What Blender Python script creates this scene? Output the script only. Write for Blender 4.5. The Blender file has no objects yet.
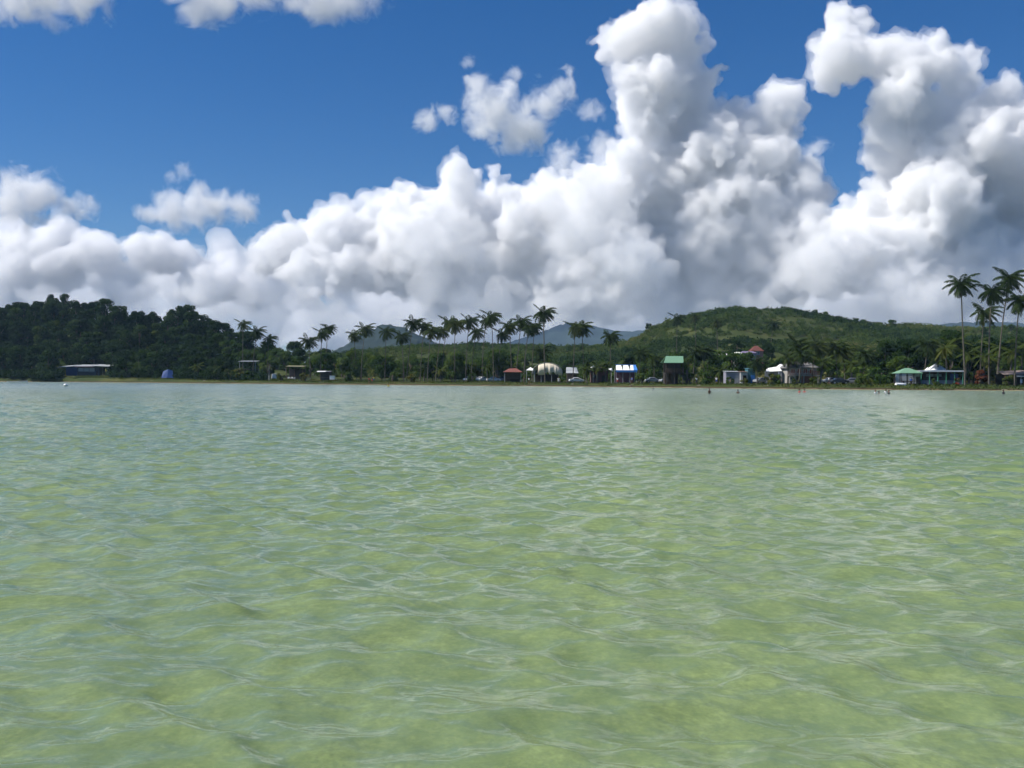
import bpy, bmesh, math, random, os
import numpy as np
from mathutils import Vector, Matrix, Euler
SKIP = os.environ.get('SKIP', '').split(',')
sc = bpy.context.scene
C = sc.collection
F = 995.6          # focal length in pixels at 1024 wide
EYE = 1.9          # eye height over the water
rnd = random.Random(11)
rng = np.random.default_rng(11)

# ------------------------------------------------------------------ helpers
def hor(px): return 379.3 + 0.0045 * (px - 512)
def zat(px, py, d): return EYE + (hor(px) - py) / F * d
def xat(px, d): return (px - 512) / F * d
SHX = [-6500, -1500, -500, -280, -213.4, -161.4, -110, -67.7, -33, 0, 23, 45, 63, 81.5, 105, 160, 400, 1500, 6500]
SHY = [700, 520, 450, 430, 415, 390, 352, 318, 295, 277, 260, 238, 218, 209, 204, 195, 170, 120, 100]
def shore(x):
    x = np.asarray(x, float)
    return np.interp(x, SHX, SHY) + 1.5 * np.sin(x * .13) + .8 * np.sin(x * .31 + 1) + .4 * np.sin(x * .9)
def dshore(px, s):
    d = 280.
    for _ in range(30): d = .5 * d + .5 * (float(shore(xat(px, d))) + s)
    return d
def sstep(t):
    t = np.clip(t, 0, 1); return t * t * (3 - 2 * t)
LPX = [-1500, -400, -100, 0, 60, 110, 150, 190, 215, 238, 258, 300, 340, 3000]
LH = [10, 24, 30, 28, 29, 26, 20, 22, 19, 14, 7, 4, 0, 0]
RPX = [-1500, 300, 330, 380, 420, 500, 560, 610, 640, 655, 680, 700, 740, 790, 830, 870, 900, 960, 1024, 1200, 1500, 2500]
RH = [0, 8, 13, 18, 20, 19, 18, 20, 25, 31, 35, 39, 43, 40, 36, 34, 33, 32, 32, 30, 24, 10]
def vnoise(x, y, sc_, seed):
    r = np.random.default_rng(seed); g = r.random((64, 64))
    u = x / sc_; v = y / sc_; i = np.floor(u).astype(int); j = np.floor(v).astype(int)
    a = sstep(u - i); b = sstep(v - j)
    G = lambda p, q: g[p % 64, q % 64]
    return (G(i, j) * (1 - a) + G(i + 1, j) * a) * (1 - b) + (G(i, j + 1) * (1 - a) + G(i + 1, j + 1) * a) * b
def hgt(x, y):
    x = np.asarray(x, float); y = np.asarray(y, float)
    s = y - shore(x)
    s = s + (vnoise(x, y, 8, 51) - .5) * 2.6 * sstep((30 - np.abs(s)) / 20)
    under = -1.15 + 1.15 * sstep((s + 22) / 22)
    bank = np.interp(s, [0, .7, 1.2, 2.4, 10, 25, 60, 200], [0, .07, .45, .72, 1.05, 1.25, 1.5, 2.0])
    far = -1.15 - 2.5 * sstep((-s - 450) / 400)
    z = np.where(s > 0, bank, np.where(s > -30, under, far))
    yy = np.maximum(y, 60)
    px = 512 + x / yy * F
    L = np.interp(px, LPX, LH) * sstep((s - 6) / 95) * (1 - .7 * sstep((s - 220) / 400))
    R = np.interp(px, RPX, RH) * (sstep((y - 300 - 0 * x) / 330) * .75 + .25 * sstep((y - 480) / 140)) * (1 - .55 * sstep((y - 700) / 500))
    n = (vnoise(x, y, 60, 1) - .5) * 5 + (vnoise(x, y, 22, 2) - .5) * 2
    hill = np.maximum(L, R)
    return z + np.where(s > 0, hill + n * sstep(hill / 14), 0)
def hz(x, y): return float(hgt(np.array([x]), np.array([y]))[0])

def srgb(r, g, b):
    f = lambda c: ((c / 255 + .055) / 1.055) ** 2.4 if c > 10 else c / 255 / 12.92
    return (f(r), f(g), f(b), 1)
_m = {}
def mat(name, col, rough=.7, noise=.25, nscale=3., metal=0., spec=.3):
    if name in _m: return _m[name]
    m = bpy.data.materials.new(name); m.use_nodes = True; nt = m.node_tree; p = nt.nodes['Principled BSDF']
    p.inputs['Roughness'].default_value = rough; p.inputs['Metallic'].default_value = metal
    p.inputs['Specular IOR Level'].default_value = spec
    tc = nt.nodes.new('ShaderNodeTexCoord'); nz = nt.nodes.new('ShaderNodeTexNoise'); nz.inputs['Scale'].default_value = nscale
    nz.inputs['Detail'].default_value = 5; nz.inputs['Roughness'].default_value = .65
    nt.links.new(tc.outputs['Object'], nz.inputs['Vector'])
    r = nt.nodes.new('ShaderNodeValToRGB'); c = np.array(col[:3])
    r.color_ramp.elements[0].position = .3; r.color_ramp.elements[1].position = .72
    r.color_ramp.elements[0].color = (*(c * (1 - noise)), 1); r.color_ramp.elements[1].color = (*np.minimum(c * (1 + noise), .9), 1)
    nt.links.new(nz.outputs[0], r.inputs[0]); nt.links.new(r.outputs[0], p.inputs['Base Color'])
    b = nt.nodes.new('ShaderNodeBump'); b.inputs['Strength'].default_value = .25; b.inputs['Distance'].default_value = .05
    nt.links.new(nz.outputs[0], b.inputs['Height']); nt.links.new(b.outputs[0], p.inputs['Normal'])
    _m[name] = m; return m
def leafmat(name, stops, attr=None, transl=.35, obj_random=True):
    """foliage: colours picked per clump (attribute) and per tree (object random)."""
    m = bpy.data.materials.new(name); m.use_nodes = True; nt = m.node_tree; N = nt.nodes; L = nt.links
    N.remove(N['Principled BSDF']); out = N['Material Output']
    a = N.new('ShaderNodeAttribute'); a.attribute_name = 'tint'
    oi = N.new('ShaderNodeObjectInfo')
    mx = N.new('ShaderNodeMath'); mx.operation = 'MULTIPLY'; mx.inputs[1].default_value = .55 if obj_random else 1.
    L.new(a.outputs['Fac'], mx.inputs[0])
    mo = N.new('ShaderNodeMath'); mo.operation = 'MULTIPLY_ADD'; mo.inputs[1].default_value = .45 if obj_random else 0.
    L.new(oi.outputs['Random'], mo.inputs[0]); L.new(mx.outputs[0], mo.inputs[2])
    r = N.new('ShaderNodeValToRGB'); L.new(mo.outputs[0], r.inputs[0])
    cr = r.color_ramp; cr.elements[0].position = stops[0][0]; cr.elements[0].color = (*stops[0][1], 1)
    cr.elements[1].position = stops[-1][0]; cr.elements[1].color = (*stops[-1][1], 1)
    for p, c in stops[1:-1]: e = cr.elements.new(p); e.color = (*c, 1)
    d = N.new('ShaderNodeBsdfPrincipled'); d.inputs['Roughness'].default_value = .7; d.inputs['Specular IOR Level'].default_value = .08
    t = N.new('ShaderNodeBsdfTranslucent'); ms = N.new('ShaderNodeMixShader'); ms.inputs[0].default_value = transl
    L.new(r.outputs[0], d.inputs['Base Color']); L.new(r.outputs[0], t.inputs[0])
    L.new(d.outputs[0], ms.inputs[1]); L.new(t.outputs[0], ms.inputs[2]); L.new(ms.outputs[0], out.inputs['Surface'])
    return m
def rawmesh(name, V, faces, m=None, smooth=False, tint=None):
    """V n x 3 array; faces: list of (k-gon index array n x k)."""
    me = bpy.data.meshes.new(name); V = np.asarray(V, np.float32)
    me.vertices.add(len(V)); me.vertices.foreach_set('co', V.ravel())
    fl = [np.asarray(f, np.int32) for f in faces if len(f)]
    idx = np.concatenate([f.ravel() for f in fl]); tot = np.concatenate([np.full(len(f), f.shape[1], np.int32) for f in fl])
    me.loops.add(len(idx)); me.loops.foreach_set('vertex_index', idx)
    me.polygons.add(len(tot)); me.polygons.foreach_set('loop_start', np.concatenate([[0], np.cumsum(tot)[:-1]]).astype(np.int32))
    me.update(calc_edges=True)
    if smooth: me.polygons.foreach_set('use_smooth', np.ones(len(tot), bool))
    if tint is not None:
        a = me.attributes.new('tint', 'FLOAT', 'POINT'); a.data.foreach_set('value', np.asarray(tint, np.float32))
    if m: me.materials.append(m)
    return me
def link(name, me, parent=None, loc=None, rz=0):
    o = bpy.data.objects.new(name, me); C.objects.link(o)
    if parent: o.parent = parent
    if loc: o.location = loc
    if rz: o.rotation_euler.z = rz
    return o
def tag(o, label=None, cat=None, group=None, kind=None):
    if label: o['label'] = label
    if cat: o['category'] = cat
    if group: o['group'] = group
    if kind: o['kind'] = kind
    return o
def thing(name, label, cat, loc, rz=0, group=None):
    o = bpy.data.objects.new(name, None); C.objects.link(o); o.empty_display_size = .3
    o.location = loc; o.rotation_euler.z = rz; return tag(o, label, cat, group)
class MB:
    def __init__(s): s.bm = bmesh.new()
    def box(s, x0, x1, y0, y1, z0, z1, bev=0):
        g = bmesh.ops.create_cube(s.bm, size=1, matrix=Matrix.Translation(((x0+x1)/2, (y0+y1)/2, (z0+z1)/2)) @ Matrix.Diagonal((x1-x0, y1-y0, z1-z0, 1)))
        if bev:
            es = list({e for v in g['verts'] for e in v.link_edges}); bmesh.ops.bevel(s.bm, geom=es, offset=bev, segments=2, affect='EDGES')
        return s
    def poly(s, pts, fs):
        v = [s.bm.verts.new(p) for p in pts]
        for f in fs: s.bm.faces.new([v[i] for i in f])
        return s
    def slab(s, pts, t):
        """a quad/polygon sheet given thickness t downward"""
        n = len(pts); P = [Vector(p) for p in pts]; Q = [p - Vector((0, 0, t)) for p in P]
        return s.poly(P + Q, [list(range(n)), list(range(2*n-1, n-1, -1))] + [[i, i+n, (i+1) % n + n, (i+1) % n] for i in range(n)])
    def cyl(s, a, b, r0, r1=None, n=8):
        a = Vector(a); b = Vector(b); r1 = r0 if r1 is None else r1; d = b - a
        q = d.to_track_quat('Z', 'Y').to_matrix().to_4x4()
        bmesh.ops.create_cone(s.bm, cap_ends=True, segments=n, radius1=r0, radius2=r1, depth=d.length, matrix=Matrix.Translation((a+b)/2) @ q)
        return s
    def ball(s, c, r, sx=1, sy=1, sz=1, sub=2):
        bmesh.ops.create_icosphere(s.bm, subdivisions=sub, radius=r, matrix=Matrix.Translation(c) @ Matrix.Diagonal((sx, sy, sz, 1))); return s
    def hip(s, x0, x1, y0, y1, z0, z1, ridge=.0, t=.08):
        cx = (x0+x1)/2; cy = (y0+y1)/2; h = (x1-x0)/2*ridge
        top = [(cx-h, cy, z1), (cx+h, cy, z1)] if ridge else [(cx, cy, z1)]
        b = [(x0, y0, z0), (x1, y0, z0), (x1, y1, z0), (x0, y1, z0)]; lo = [(p[0], p[1], z0-t) for p in b]
        P = b + lo + top
        if ridge: fs = [[0,1,9,8],[1,2,9],[2,3,8,9],[3,0,8]]
        else: fs = [[0,1,8],[1,2,8],[2,3,8],[3,0,8]]
        return s.poly(P, fs + [[4,5,1,0],[5,6,2,1],[6,7,3,2],[7,4,0,3],[7,6,5,4]])
    def build(s, name, m, parent=None, label=None, smooth=False):
        bmesh.ops.recalc_face_normals(s.bm, faces=s.bm.faces[:])
        me = bpy.data.meshes.new(name); s.bm.to_mesh(me); s.bm.free(); me.materials.append(m)
        if smooth:
            for p in me.polygons: p.use_smooth = True
        o = link(name, me, parent)
        if label: o['label'] = label
        return o
def copy_tree(o, parent=None):
    c = o.copy(); C.objects.link(c); c.parent = parent
    for ch in list(o.children): copy_tree(ch, c)
    return c

# ------------------------------------------------------------------ camera, sky, sun
cd = bpy.data.cameras.new('camera'); cd.sensor_width = 36; cd.lens = F / 1024 * 36; cd.clip_end = 60000; cd.clip_start = .1
cam = bpy.data.objects.new('camera', cd); C.objects.link(cam); cam.location = (0, 0, EYE)
cam.rotation_euler = (Matrix.Rotation(math.radians(90) - math.atan(4.7 / F), 4, 'X') @ Matrix.Rotation(.0045, 4, 'Z')).to_euler()
sc.camera = cam
EL, AZ = math.radians(50), math.radians(-98)
w = bpy.data.worlds.new('World'); sc.world = w; w.use_nodes = True; nt = w.node_tree
sky = nt.nodes.new('ShaderNodeTexSky'); sky.sky_type = 'NISHITA'; sky.sun_disc = False
sky.sun_elevation = EL; sky.sun_rotation = AZ; sky.altitude = 300; sky.air_density = 1.0; sky.dust_density = .2; sky.ozone_density = 3.5
hs = nt.nodes.new('ShaderNodeHueSaturation'); hs.inputs['Saturation'].default_value = 1.36; hs.inputs['Value'].default_value = 1.0
nt.links.new(sky.outputs[0], hs.inputs['Color']); mb = nt.nodes.new('ShaderNodeMix'); mb.data_type = 'RGBA'; mb.blend_type = 'MULTIPLY'; mb.inputs['Factor'].default_value = 1; mb.inputs['B'].default_value = (.92, 1.04, 1.27, 1)
nt.links.new(hs.outputs[0], mb.inputs['A']); nt.links.new(mb.outputs['Result'], nt.nodes['Background'].inputs[0])
nt.nodes['Background'].inputs[1].default_value = .05
sv = Vector((math.sin(AZ)*math.cos(EL), math.cos(AZ)*math.cos(EL), math.sin(EL)))
sl = bpy.data.lights.new('sun', 'SUN'); sl.energy = 4.6; sl.angle = math.radians(.5); sl.color = (1, .955, .89)
so = bpy.data.objects.new('sun', sl); C.objects.link(so); so.rotation_euler = sv.to_track_quat('Z', 'Y').to_euler(); so.location = (0, 0, 60)
vs = sc.view_settings; vs.view_transform = 'Standard'; vs.look = 'None'; vs.gamma = 1; vs.use_curve_mapping = False; vs.exposure = .5
cy = sc.cycles
cy.max_bounces = 26; cy.diffuse_bounces = 3; cy.glossy_bounces = 3; cy.transmission_bounces = 6; cy.volume_bounces = 14; cy.transparent_max_bounces = 48
cy.caustics_reflective = False; cy.caustics_refractive = False; cy.use_denoising = True; cy.use_adaptive_sampling = True; cy.adaptive_threshold = .045

# ------------------------------------------------------------------ ground
def graded(*segs):
    out = []
    for a, b, n in segs: out += list(np.linspace(a, b, n, endpoint=False))
    return np.array(out + [segs[-1][1]])
gx = graded((-6400, -1200, 14), (-1200, -500, 24), (-500, 500, 340), (500, 1200, 30), (1200, 6400, 14))
gs = graded((-7000, -1000, 12), (-1000, -340, 20), (-340, -30, 60), (-30, 0, 20), (0, 5, 14), (5, 60, 30), (60, 520, 110), (520, 1200, 30), (1200, 5700, 16))
GX, GS = np.meshgrid(gx, gs); GY = np.minimum(shore(GX) + GS, 6200); GZ = hgt(GX, GY)
nx, ny = len(gx), len(gs)
def gridfaces(ny, nx):
    i = np.arange(ny-1)[:, None] * nx + np.arange(nx-1)[None]; return np.stack([i, i+1, i+nx+1, i+nx], -1).reshape(-1, 4)
gm = bpy.data.materials.new('ground_cover'); gm.use_nodes = True; nt = gm.node_tree; N = nt.nodes; L = nt.links; P = N['Principled BSDF']
P.inputs['Roughness'].default_value = .95; P.inputs['Specular IOR Level'].default_value = .1
geo = N.new('ShaderNodeNewGeometry'); sep = N.new('ShaderNodeSeparateXYZ'); L.new(geo.outputs['Position'], sep.inputs[0])
def noise(scale, detail=4, rough=.6, vec=None, stretch=None):
    n = N.new('ShaderNodeTexNoise'); n.inputs['Scale'].default_value = scale; n.inputs['Detail'].default_value = detail; n.inputs['Roughness'].default_value = rough
    mp = N.new('ShaderNodeMapping'); L.new(vec or geo.outputs['Position'], mp.inputs[0])
    if stretch: mp.inputs['Scale'].default_value = stretch
    L.new(mp.outputs[0], n.inputs['Vector']); return n
def ramp(src, stops, interp='LINEAR'):
    r = N.new('ShaderNodeValToRGB'); L.new(src, r.inputs[0]); cr = r.color_ramp; cr.interpolation = interp
    cr.elements[0].position = stops[0][0]; cr.elements[0].color = (*stops[0][1], 1)
    cr.elements[1].position = stops[-1][0]; cr.elements[1].color = (*stops[-1][1], 1)
    for p, c in stops[1:-1]: e = cr.elements.new(p); e.color = (*c, 1)
    return r
def mixc(f, a, b):
    m = N.new('ShaderNodeMix'); m.data_type = 'RGBA'; L.new(f, m.inputs['Factor']); L.new(a, m.inputs['A']); L.new(b, m.inputs['B']); return m
def mth(op, a, b=None, c=None):
    m = N.new('ShaderNodeMath'); m.operation = op
    for i, v in enumerate((a, b, c)):
        if v is None: continue
        if isinstance(v, (int, float)): m.inputs[i].default_value = v
        else: L.new(v, m.inputs[i])
    return m.outputs[0]
grass = ramp(noise(.045, 6, .65).outputs[0], [(.3, (.020, .036, .009)), (.5, (.042, .058, .015)), (.62, (.082, .085, .026)), (.75, (.12, .10, .045))])
fine = noise(.7, 5, .7)
g2 = mixc(mth('MULTIPLY', fine.outputs[0], .55), grass.outputs[0], ramp(fine.outputs[0], [(.3, (.012, .022, .006)), (.7, (.07, .078, .025))]).outputs[0])
hn = mth('ADD', sep.outputs[2], mth('MULTIPLY', mth('SUBTRACT', noise(.35, 5).outputs[0], .5), .5))
bank = ramp(hn, [(0., (.15, .125, .08)), (.05, (.27, .225, .15)), (.1, (.045, .032, .022)), (.28, (.055, .042, .022)), (.38, (.05, .05, .02)), (.5, (.035, .055, .014))])
f1 = ramp(hn, [(.4, (0, 0, 0)), (.55, (1, 1, 1))])
land = mixc(f1.outputs[0], bank.outputs[0], g2.outputs['Result'])
bed = ramp(mth('ADD', mth('MULTIPLY', noise(1.1, 6, .7, stretch=(1, .8, 1)).outputs[0], .6), mth('MULTIPLY', noise(7, 5, .7, stretch=(1, .7, 1)).outputs[0], .4)), [(.36, (.20, .235, .08)), (.46, (.32, .335, .13)), (.53, (.48, .45, .20)), (.62, (.80, .72, .38))])  # sand and algae patches; the yellowest also paint in sunlit caustic glints
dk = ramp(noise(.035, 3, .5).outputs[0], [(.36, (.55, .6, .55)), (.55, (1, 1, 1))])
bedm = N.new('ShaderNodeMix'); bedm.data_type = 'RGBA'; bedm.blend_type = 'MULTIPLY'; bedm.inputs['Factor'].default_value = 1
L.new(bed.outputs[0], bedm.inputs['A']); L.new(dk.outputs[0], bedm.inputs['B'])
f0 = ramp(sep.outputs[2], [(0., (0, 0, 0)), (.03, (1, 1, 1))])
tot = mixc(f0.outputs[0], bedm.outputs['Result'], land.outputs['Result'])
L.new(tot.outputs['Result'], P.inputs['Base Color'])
bp = N.new('ShaderNodeBump'); bp.inputs['Distance'].default_value = .3; bp.inputs['Strength'].default_value = .6
L.new(fine.outputs[0], bp.inputs['Height']); L.new(bp.outputs[0], P.inputs['Normal'])
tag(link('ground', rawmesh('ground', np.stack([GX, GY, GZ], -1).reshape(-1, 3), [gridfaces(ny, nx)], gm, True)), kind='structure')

# ------------------------------------------------------------------ water
ang = np.concatenate([np.linspace(-math.pi, -.74, 50, endpoint=False), np.linspace(-.74, .74, 800, endpoint=False), np.linspace(.74, math.pi, 50, endpoint=False)])
rad = [1.2]
while rad[-1] < 7000:
    r = rad[-1]
    rad.append(r + (max(.02, .0022 * r) if r < 40 else .0035 * r if r < 520 else .25 * r))
rad = np.array(rad); RR, AA = np.meshgrid(rad, ang, indexing='ij')
WX = RR * np.sin(AA); WY = RR * np.cos(AA); WZ = np.zeros_like(WX); DX = np.zeros_like(WX); DY = np.zeros_like(WX)
wr = np.random.default_rng(5)
spac = np.maximum(np.maximum(.02, .0022 * RR), .0019 * RR)
gust = .72 + .56 * vnoise(WX + 500, WY * .7 + 500, 4.5, 61); gust2 = .6 + .8 * vnoise(WX + 900, WY * .8 + 300, 1.9, 62)
for k in range(150):
    lam = .09 * (2.4 / .09) ** wr.random()
    th = wr.normal(math.radians(200), .70)       # travel direction: towards the viewer, slightly across
    kx, ky = math.sin(th) * 2 * math.pi / lam, math.cos(th) * 2 * math.pi / lam
    amp = .0275 * lam / 6.283 * wr.uniform(.6, 1.4) * (.6 if lam < .25 else 1 if lam < .9 else (.9 / lam) ** .7)
    ph = wr.uniform(0, 6.28)
    fade = sstep((lam / spac - 2.5) / 4) * (gust2 if lam < .5 else gust)
    arg = kx * WX + ky * WY + ph + .9 * np.sin(WX * .5 * wr.uniform(.5, 1.5) + WY * .4 * wr.uniform(-1, 1) + ph)
    g = amp * fade
    s_, c_ = np.sin(arg), np.cos(arg)
    WZ += g * c_; DX -= g * math.sin(th) * s_ * .4; DY -= g * math.cos(th) * s_ * .4
damp = sstep((shore(WX) - WY) / 25) * .45 + .55
damp = np.where(RR < 520, damp, 0)
WX2 = WX + DX * damp; WY2 = WY + DY * damp; WZ = WZ * damp
na = len(ang); nr = len(rad)
V = np.stack([WX2, WY2, WZ], -1).reshape(-1, 3); V = np.vstack([V, [[0, 0, 0]]])
i = np.arange(nr-1)[:, None] * na; j = np.arange(na)[None]; jn = (j + 1) % na
Q = np.stack([i+j, i+na+j, i+na+jn, i+jn], -1).reshape(-1, 4)[:, ::-1]
T = np.stack([np.full(na, len(V)-1), np.arange(na), (np.arange(na)+1) % na], -1)[:, ::-1]
wm = bpy.data.materials.new('sea_water'); wm.use_nodes = True; nt = wm.node_tree; N = nt.nodes; L = nt.links; N.remove(N['Principled BSDF'])
geo = N.new('ShaderNodeNewGeometry')
rip = noise(7, 5, .58, stretch=(.6, 1.3, 1)); rip.inputs['Distortion'].default_value = .5
rip2 = noise(1.6, 3, .5, stretch=(.8, 1.2, 1)); rsum = mth('ADD', rip.outputs[0], mth('MULTIPLY', rip2.outputs[0], 2.2))
bp = N.new('ShaderNodeBump'); bp.inputs['Distance'].default_value = .012; bp.inputs['Strength'].default_value = .5
L.new(rsum, bp.inputs['Height'])
dt = N.new('ShaderNodeVectorMath'); dt.operation = 'DOT_PRODUCT'; L.new(bp.outputs[0], dt.inputs[0]); L.new(geo.outputs['Incoming'], dt.inputs[1])
# Schlick reflectance of water with the slopes of ripples too small to model, the same from both sides of the surface
schl = mth('MULTIPLY_ADD', mth('POWER', mth('SUBTRACT', 1.0, mth('MINIMUM', mth('SQRT', mth('MULTIPLY_ADD', dt.outputs['Value'], dt.outputs['Value'], .011)), 1.0)), 5.0), .98, .02)
bs_ = N.new('ShaderNodeMapRange'); bs_.inputs['From Min'].default_value = 20; bs_.inputs['From Max'].default_value = 170; bs_.inputs['To Min'].default_value = .5; bs_.inputs['To Max'].default_value = 1.0
sb_ = N.new('ShaderNodeSeparateXYZ'); L.new(geo.outputs['Position'], sb_.inputs[0]); L.new(sb_.outputs[1], bs_.inputs['Value']); L.new(bs_.outputs[0], bp.inputs['Strength'])
gl = N.new('ShaderNodeBsdfGlossy'); ro = N.new('ShaderNodeMapRange'); ro.inputs['From Min'].default_value = 25; ro.inputs['From Max'].default_value = 190; ro.inputs['To Min'].default_value = .055; ro.inputs['To Max'].default_value = .26; sy_ = N.new('ShaderNodeSeparateXYZ'); L.new(geo.outputs['Position'], sy_.inputs[0]); L.new(sy_.outputs[1], ro.inputs['Value']); L.new(ro.outputs[0], gl.inputs['Roughness']); gl.inputs['Color'].default_value = (1, 1, 1, 1); L.new(bp.outputs[0], gl.inputs['Normal'])
df = N.new('ShaderNodeBsdfDiffuse'); sh_ = ramp(noise(.02, 3, .55, stretch=(.5, 1.6, 1)).outputs[0], [(.40, (.23, .31, .17)), (.6, (.185, .265, .155))]); sx = N.new('ShaderNodeSeparateXYZ'); L.new(geo.outputs['Position'], sx.inputs[0])
farf = ramp(mth('MULTIPLY', mth('MULTIPLY_ADD', sx.outputs[0], -1.6, mth('MULTIPLY', sx.outputs[1], .3)), .0034), [(.12, (0, 0, 0)), (1., (1, 1, 1))])
deep = N.new('ShaderNodeRGB'); deep.outputs[0].default_value = (.14, .225, .19, 1); bc = mixc(farf.outputs[0], sh_.outputs[0], deep.outputs[0]); L.new(bc.outputs['Result'], df.inputs['Color']); L.new(bp.outputs[0], df.inputs['Normal'])
tr = N.new('ShaderNodeBsdfTransparent'); tr.inputs['Color'].default_value = (.76, .87, .60, 1)
m1 = N.new('ShaderNodeMixShader'); m1.inputs[0].default_value = .55; L.new(df.outputs[0], m1.inputs[1]); L.new(tr.outputs[0], m1.inputs[2])
m2 = N.new('ShaderNodeMixShader'); L.new(schl, m2.inputs[0]); L.new(m1.outputs[0], m2.inputs[1]); L.new(gl.outputs[0], m2.inputs[2])
L.new(m2.outputs[0], N['Material Output'].inputs['Surface'])
tag(link('water', rawmesh('water', V, [Q, T], wm, True)), kind='structure')

# ------------------------------------------------------------------ far hills and mountains (closed heightfields)
def ridge(name, px, py, d, depth, seed, m, rough_h):
    """a mountain whose crest passes through the given directions at distance d, with real front and back slopes"""
    pxs = np.linspace(px[0], px[-1], 150); h = EYE + (hor(pxs) - np.interp(pxs, px, py)) / F * d
    ks = np.linspace(-1, 1, 50); X, K = np.meshgrid(xat(pxs, d), ks); H = np.tile(h, (len(ks), 1))
    Y = d + K * depth
    gul = (vnoise(X, Y * .5, depth * .16, seed) - .5) * .5 + (vnoise(X, Y, depth * .05, seed + 1) - .5) * .18
    Z = H * (1 - np.abs(K) ** 1.2) * (1 + gul * np.minimum(1, np.abs(K) * 3)) + (vnoise(X, Y, depth * .02, seed+2) - .5) * rough_h
    Z = np.where(np.abs(K) > .99, -5, Z)
    tag(link(name, rawmesh(name, np.stack([X, Y, Z], -1).reshape(-1, 3), [gridfaces(*X.shape)], m, True)), kind='structure')
fm = mat('mountain_forest', (.024, .036, .028), .95, .5, .012, spec=.05)
ridge('hill', [300, 335, 350, 365, 385, 405, 425, 445, 480, 520], [372, 354, 342, 331, 324.5, 328, 338, 348, 358, 374], 2200, 420, 3, fm, 7)
ridge('mountain', [380, 440, 490, 510, 520, 540, 552, 567, 580, 600, 612, 640, 680, 760, 860], [372, 356, 347, 342, 339, 333.5, 328.5, 322.5, 324.5, 328.5, 331, 331, 335, 348, 372], 5000, 1000, 8, fm, 12)
ridge('distant_ridge', [820, 880, 905, 925, 945, 965, 990, 1024, 1150, 1300], [372, 335, 329, 325.5, 323, 320.5, 321, 323, 330, 372], 4200, 800, 14, fm, 14)

# ------------------------------------------------------------------ foliage
GREEN_D = [(0., (.008, .024, .006)), (.5, (.019, .045, .009)), (.8, (.045, .08, .015)), (1., (.11, .135, .025))]
GREEN_M = [(0., (.02, .046, .009)), (.45, (.05, .095, .016)), (.8, (.095, .14, .024)), (1., (.15, .165, .035))]
GREEN_Y = [(0., (.03, .05, .01)), (.5, (.075, .10, .018)), (1., (.17, .16, .04))]
lm_d = leafmat('leaves_dark', GREEN_D); lm_m = leafmat('leaves_mid', GREEN_M); lm_y = leafmat('leaves_olive', GREEN_Y)
lm_r = leafmat('leaves_rust', [(0., (.05, .02, .010)), (.6, (.14, .045, .02)), (1., (.20, .09, .04))])
lm_f = leafmat('flowering_leaves', [(0., (.03, .05, .012)), (.45, (.05, .08, .02)), (.6, (.45, .05, .025)), (1., (.5, .12, .05))])
lm_s = leafmat('hillside_leaves', [(0., (.02, .045, .010)), (.35, (.05, .09, .018)), (.7, (.095, .13, .028)), (.92, (.145, .16, .042)), (1., (.18, .17, .055))], obj_random=False)
bark = mat('bark', (.16, .125, .09), .9, .35, 2.5); pbark = mat('palm_bark', (.10, .088, .07, 1), .9, .3, 3)
def leafcloud(r, centres, radii, n, size, tints):
    """n leaf quads around each centre, on a fuzzy shell, facing mostly outward"""
    Vs, Ts = [], []
    for c, R, t in zip(centres, radii, tints):
        v = r.normal(size=(n, 3)); v /= np.linalg.norm(v, axis=1)[:, None]
        p = c + v * R * (.62 + .42 * r.random((n, 1)) ** .7) * np.array([1, 1, .8])
        nn = v + r.normal(size=(n, 3)) * .6; nn /= np.linalg.norm(nn, axis=1)[:, None]
        a = np.cross(nn, r.normal(size=(n, 3))); a /= np.linalg.norm(a, axis=1)[:, None]; b = np.cross(nn, a)
        s = size * (.6 + .8 * r.random((n, 1)))
        q = np.stack([p - a*s, p - b*s*.55, p + a*s, p + b*s*.55], 1); Vs.append(q.reshape(-1, 3)); Ts.append(np.clip(t + r.normal(size=(n, 1)) * .08 + np.zeros((n, 4)), 0, 1).ravel())
    return np.concatenate(Vs), np.concatenate(Ts)
def quads(n): return np.arange(n).reshape(-1, 4)
def tube(pts, rads, n=7):
    V, Fc = [], []
    for k, (p, r) in enumerate(zip(pts, rads)):
        d = Vector(pts[min(k+1, len(pts)-1)]) - Vector(pts[max(k-1, 0)]); q = d.to_track_quat('Z', 'Y').to_matrix()
        for a in range(n): V.append(Vector(p) + q @ Vector((math.cos(a*6.283/n)*r, math.sin(a*6.283/n)*r, 0)))
    for k in range(len(pts)-1):
        for a in range(n): Fc.append([k*n+a, k*n+(a+1) % n, (k+1)*n+(a+1) % n, (k+1)*n+a])
    return np.array([v[:] for v in V]), np.array(Fc)
def join(parts):
    V, Fc, o = [], [], 0
    for v, f in parts: V.append(v); Fc.append(f + o); o += len(v)
    return np.concatenate(V), np.concatenate(Fc)
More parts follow.
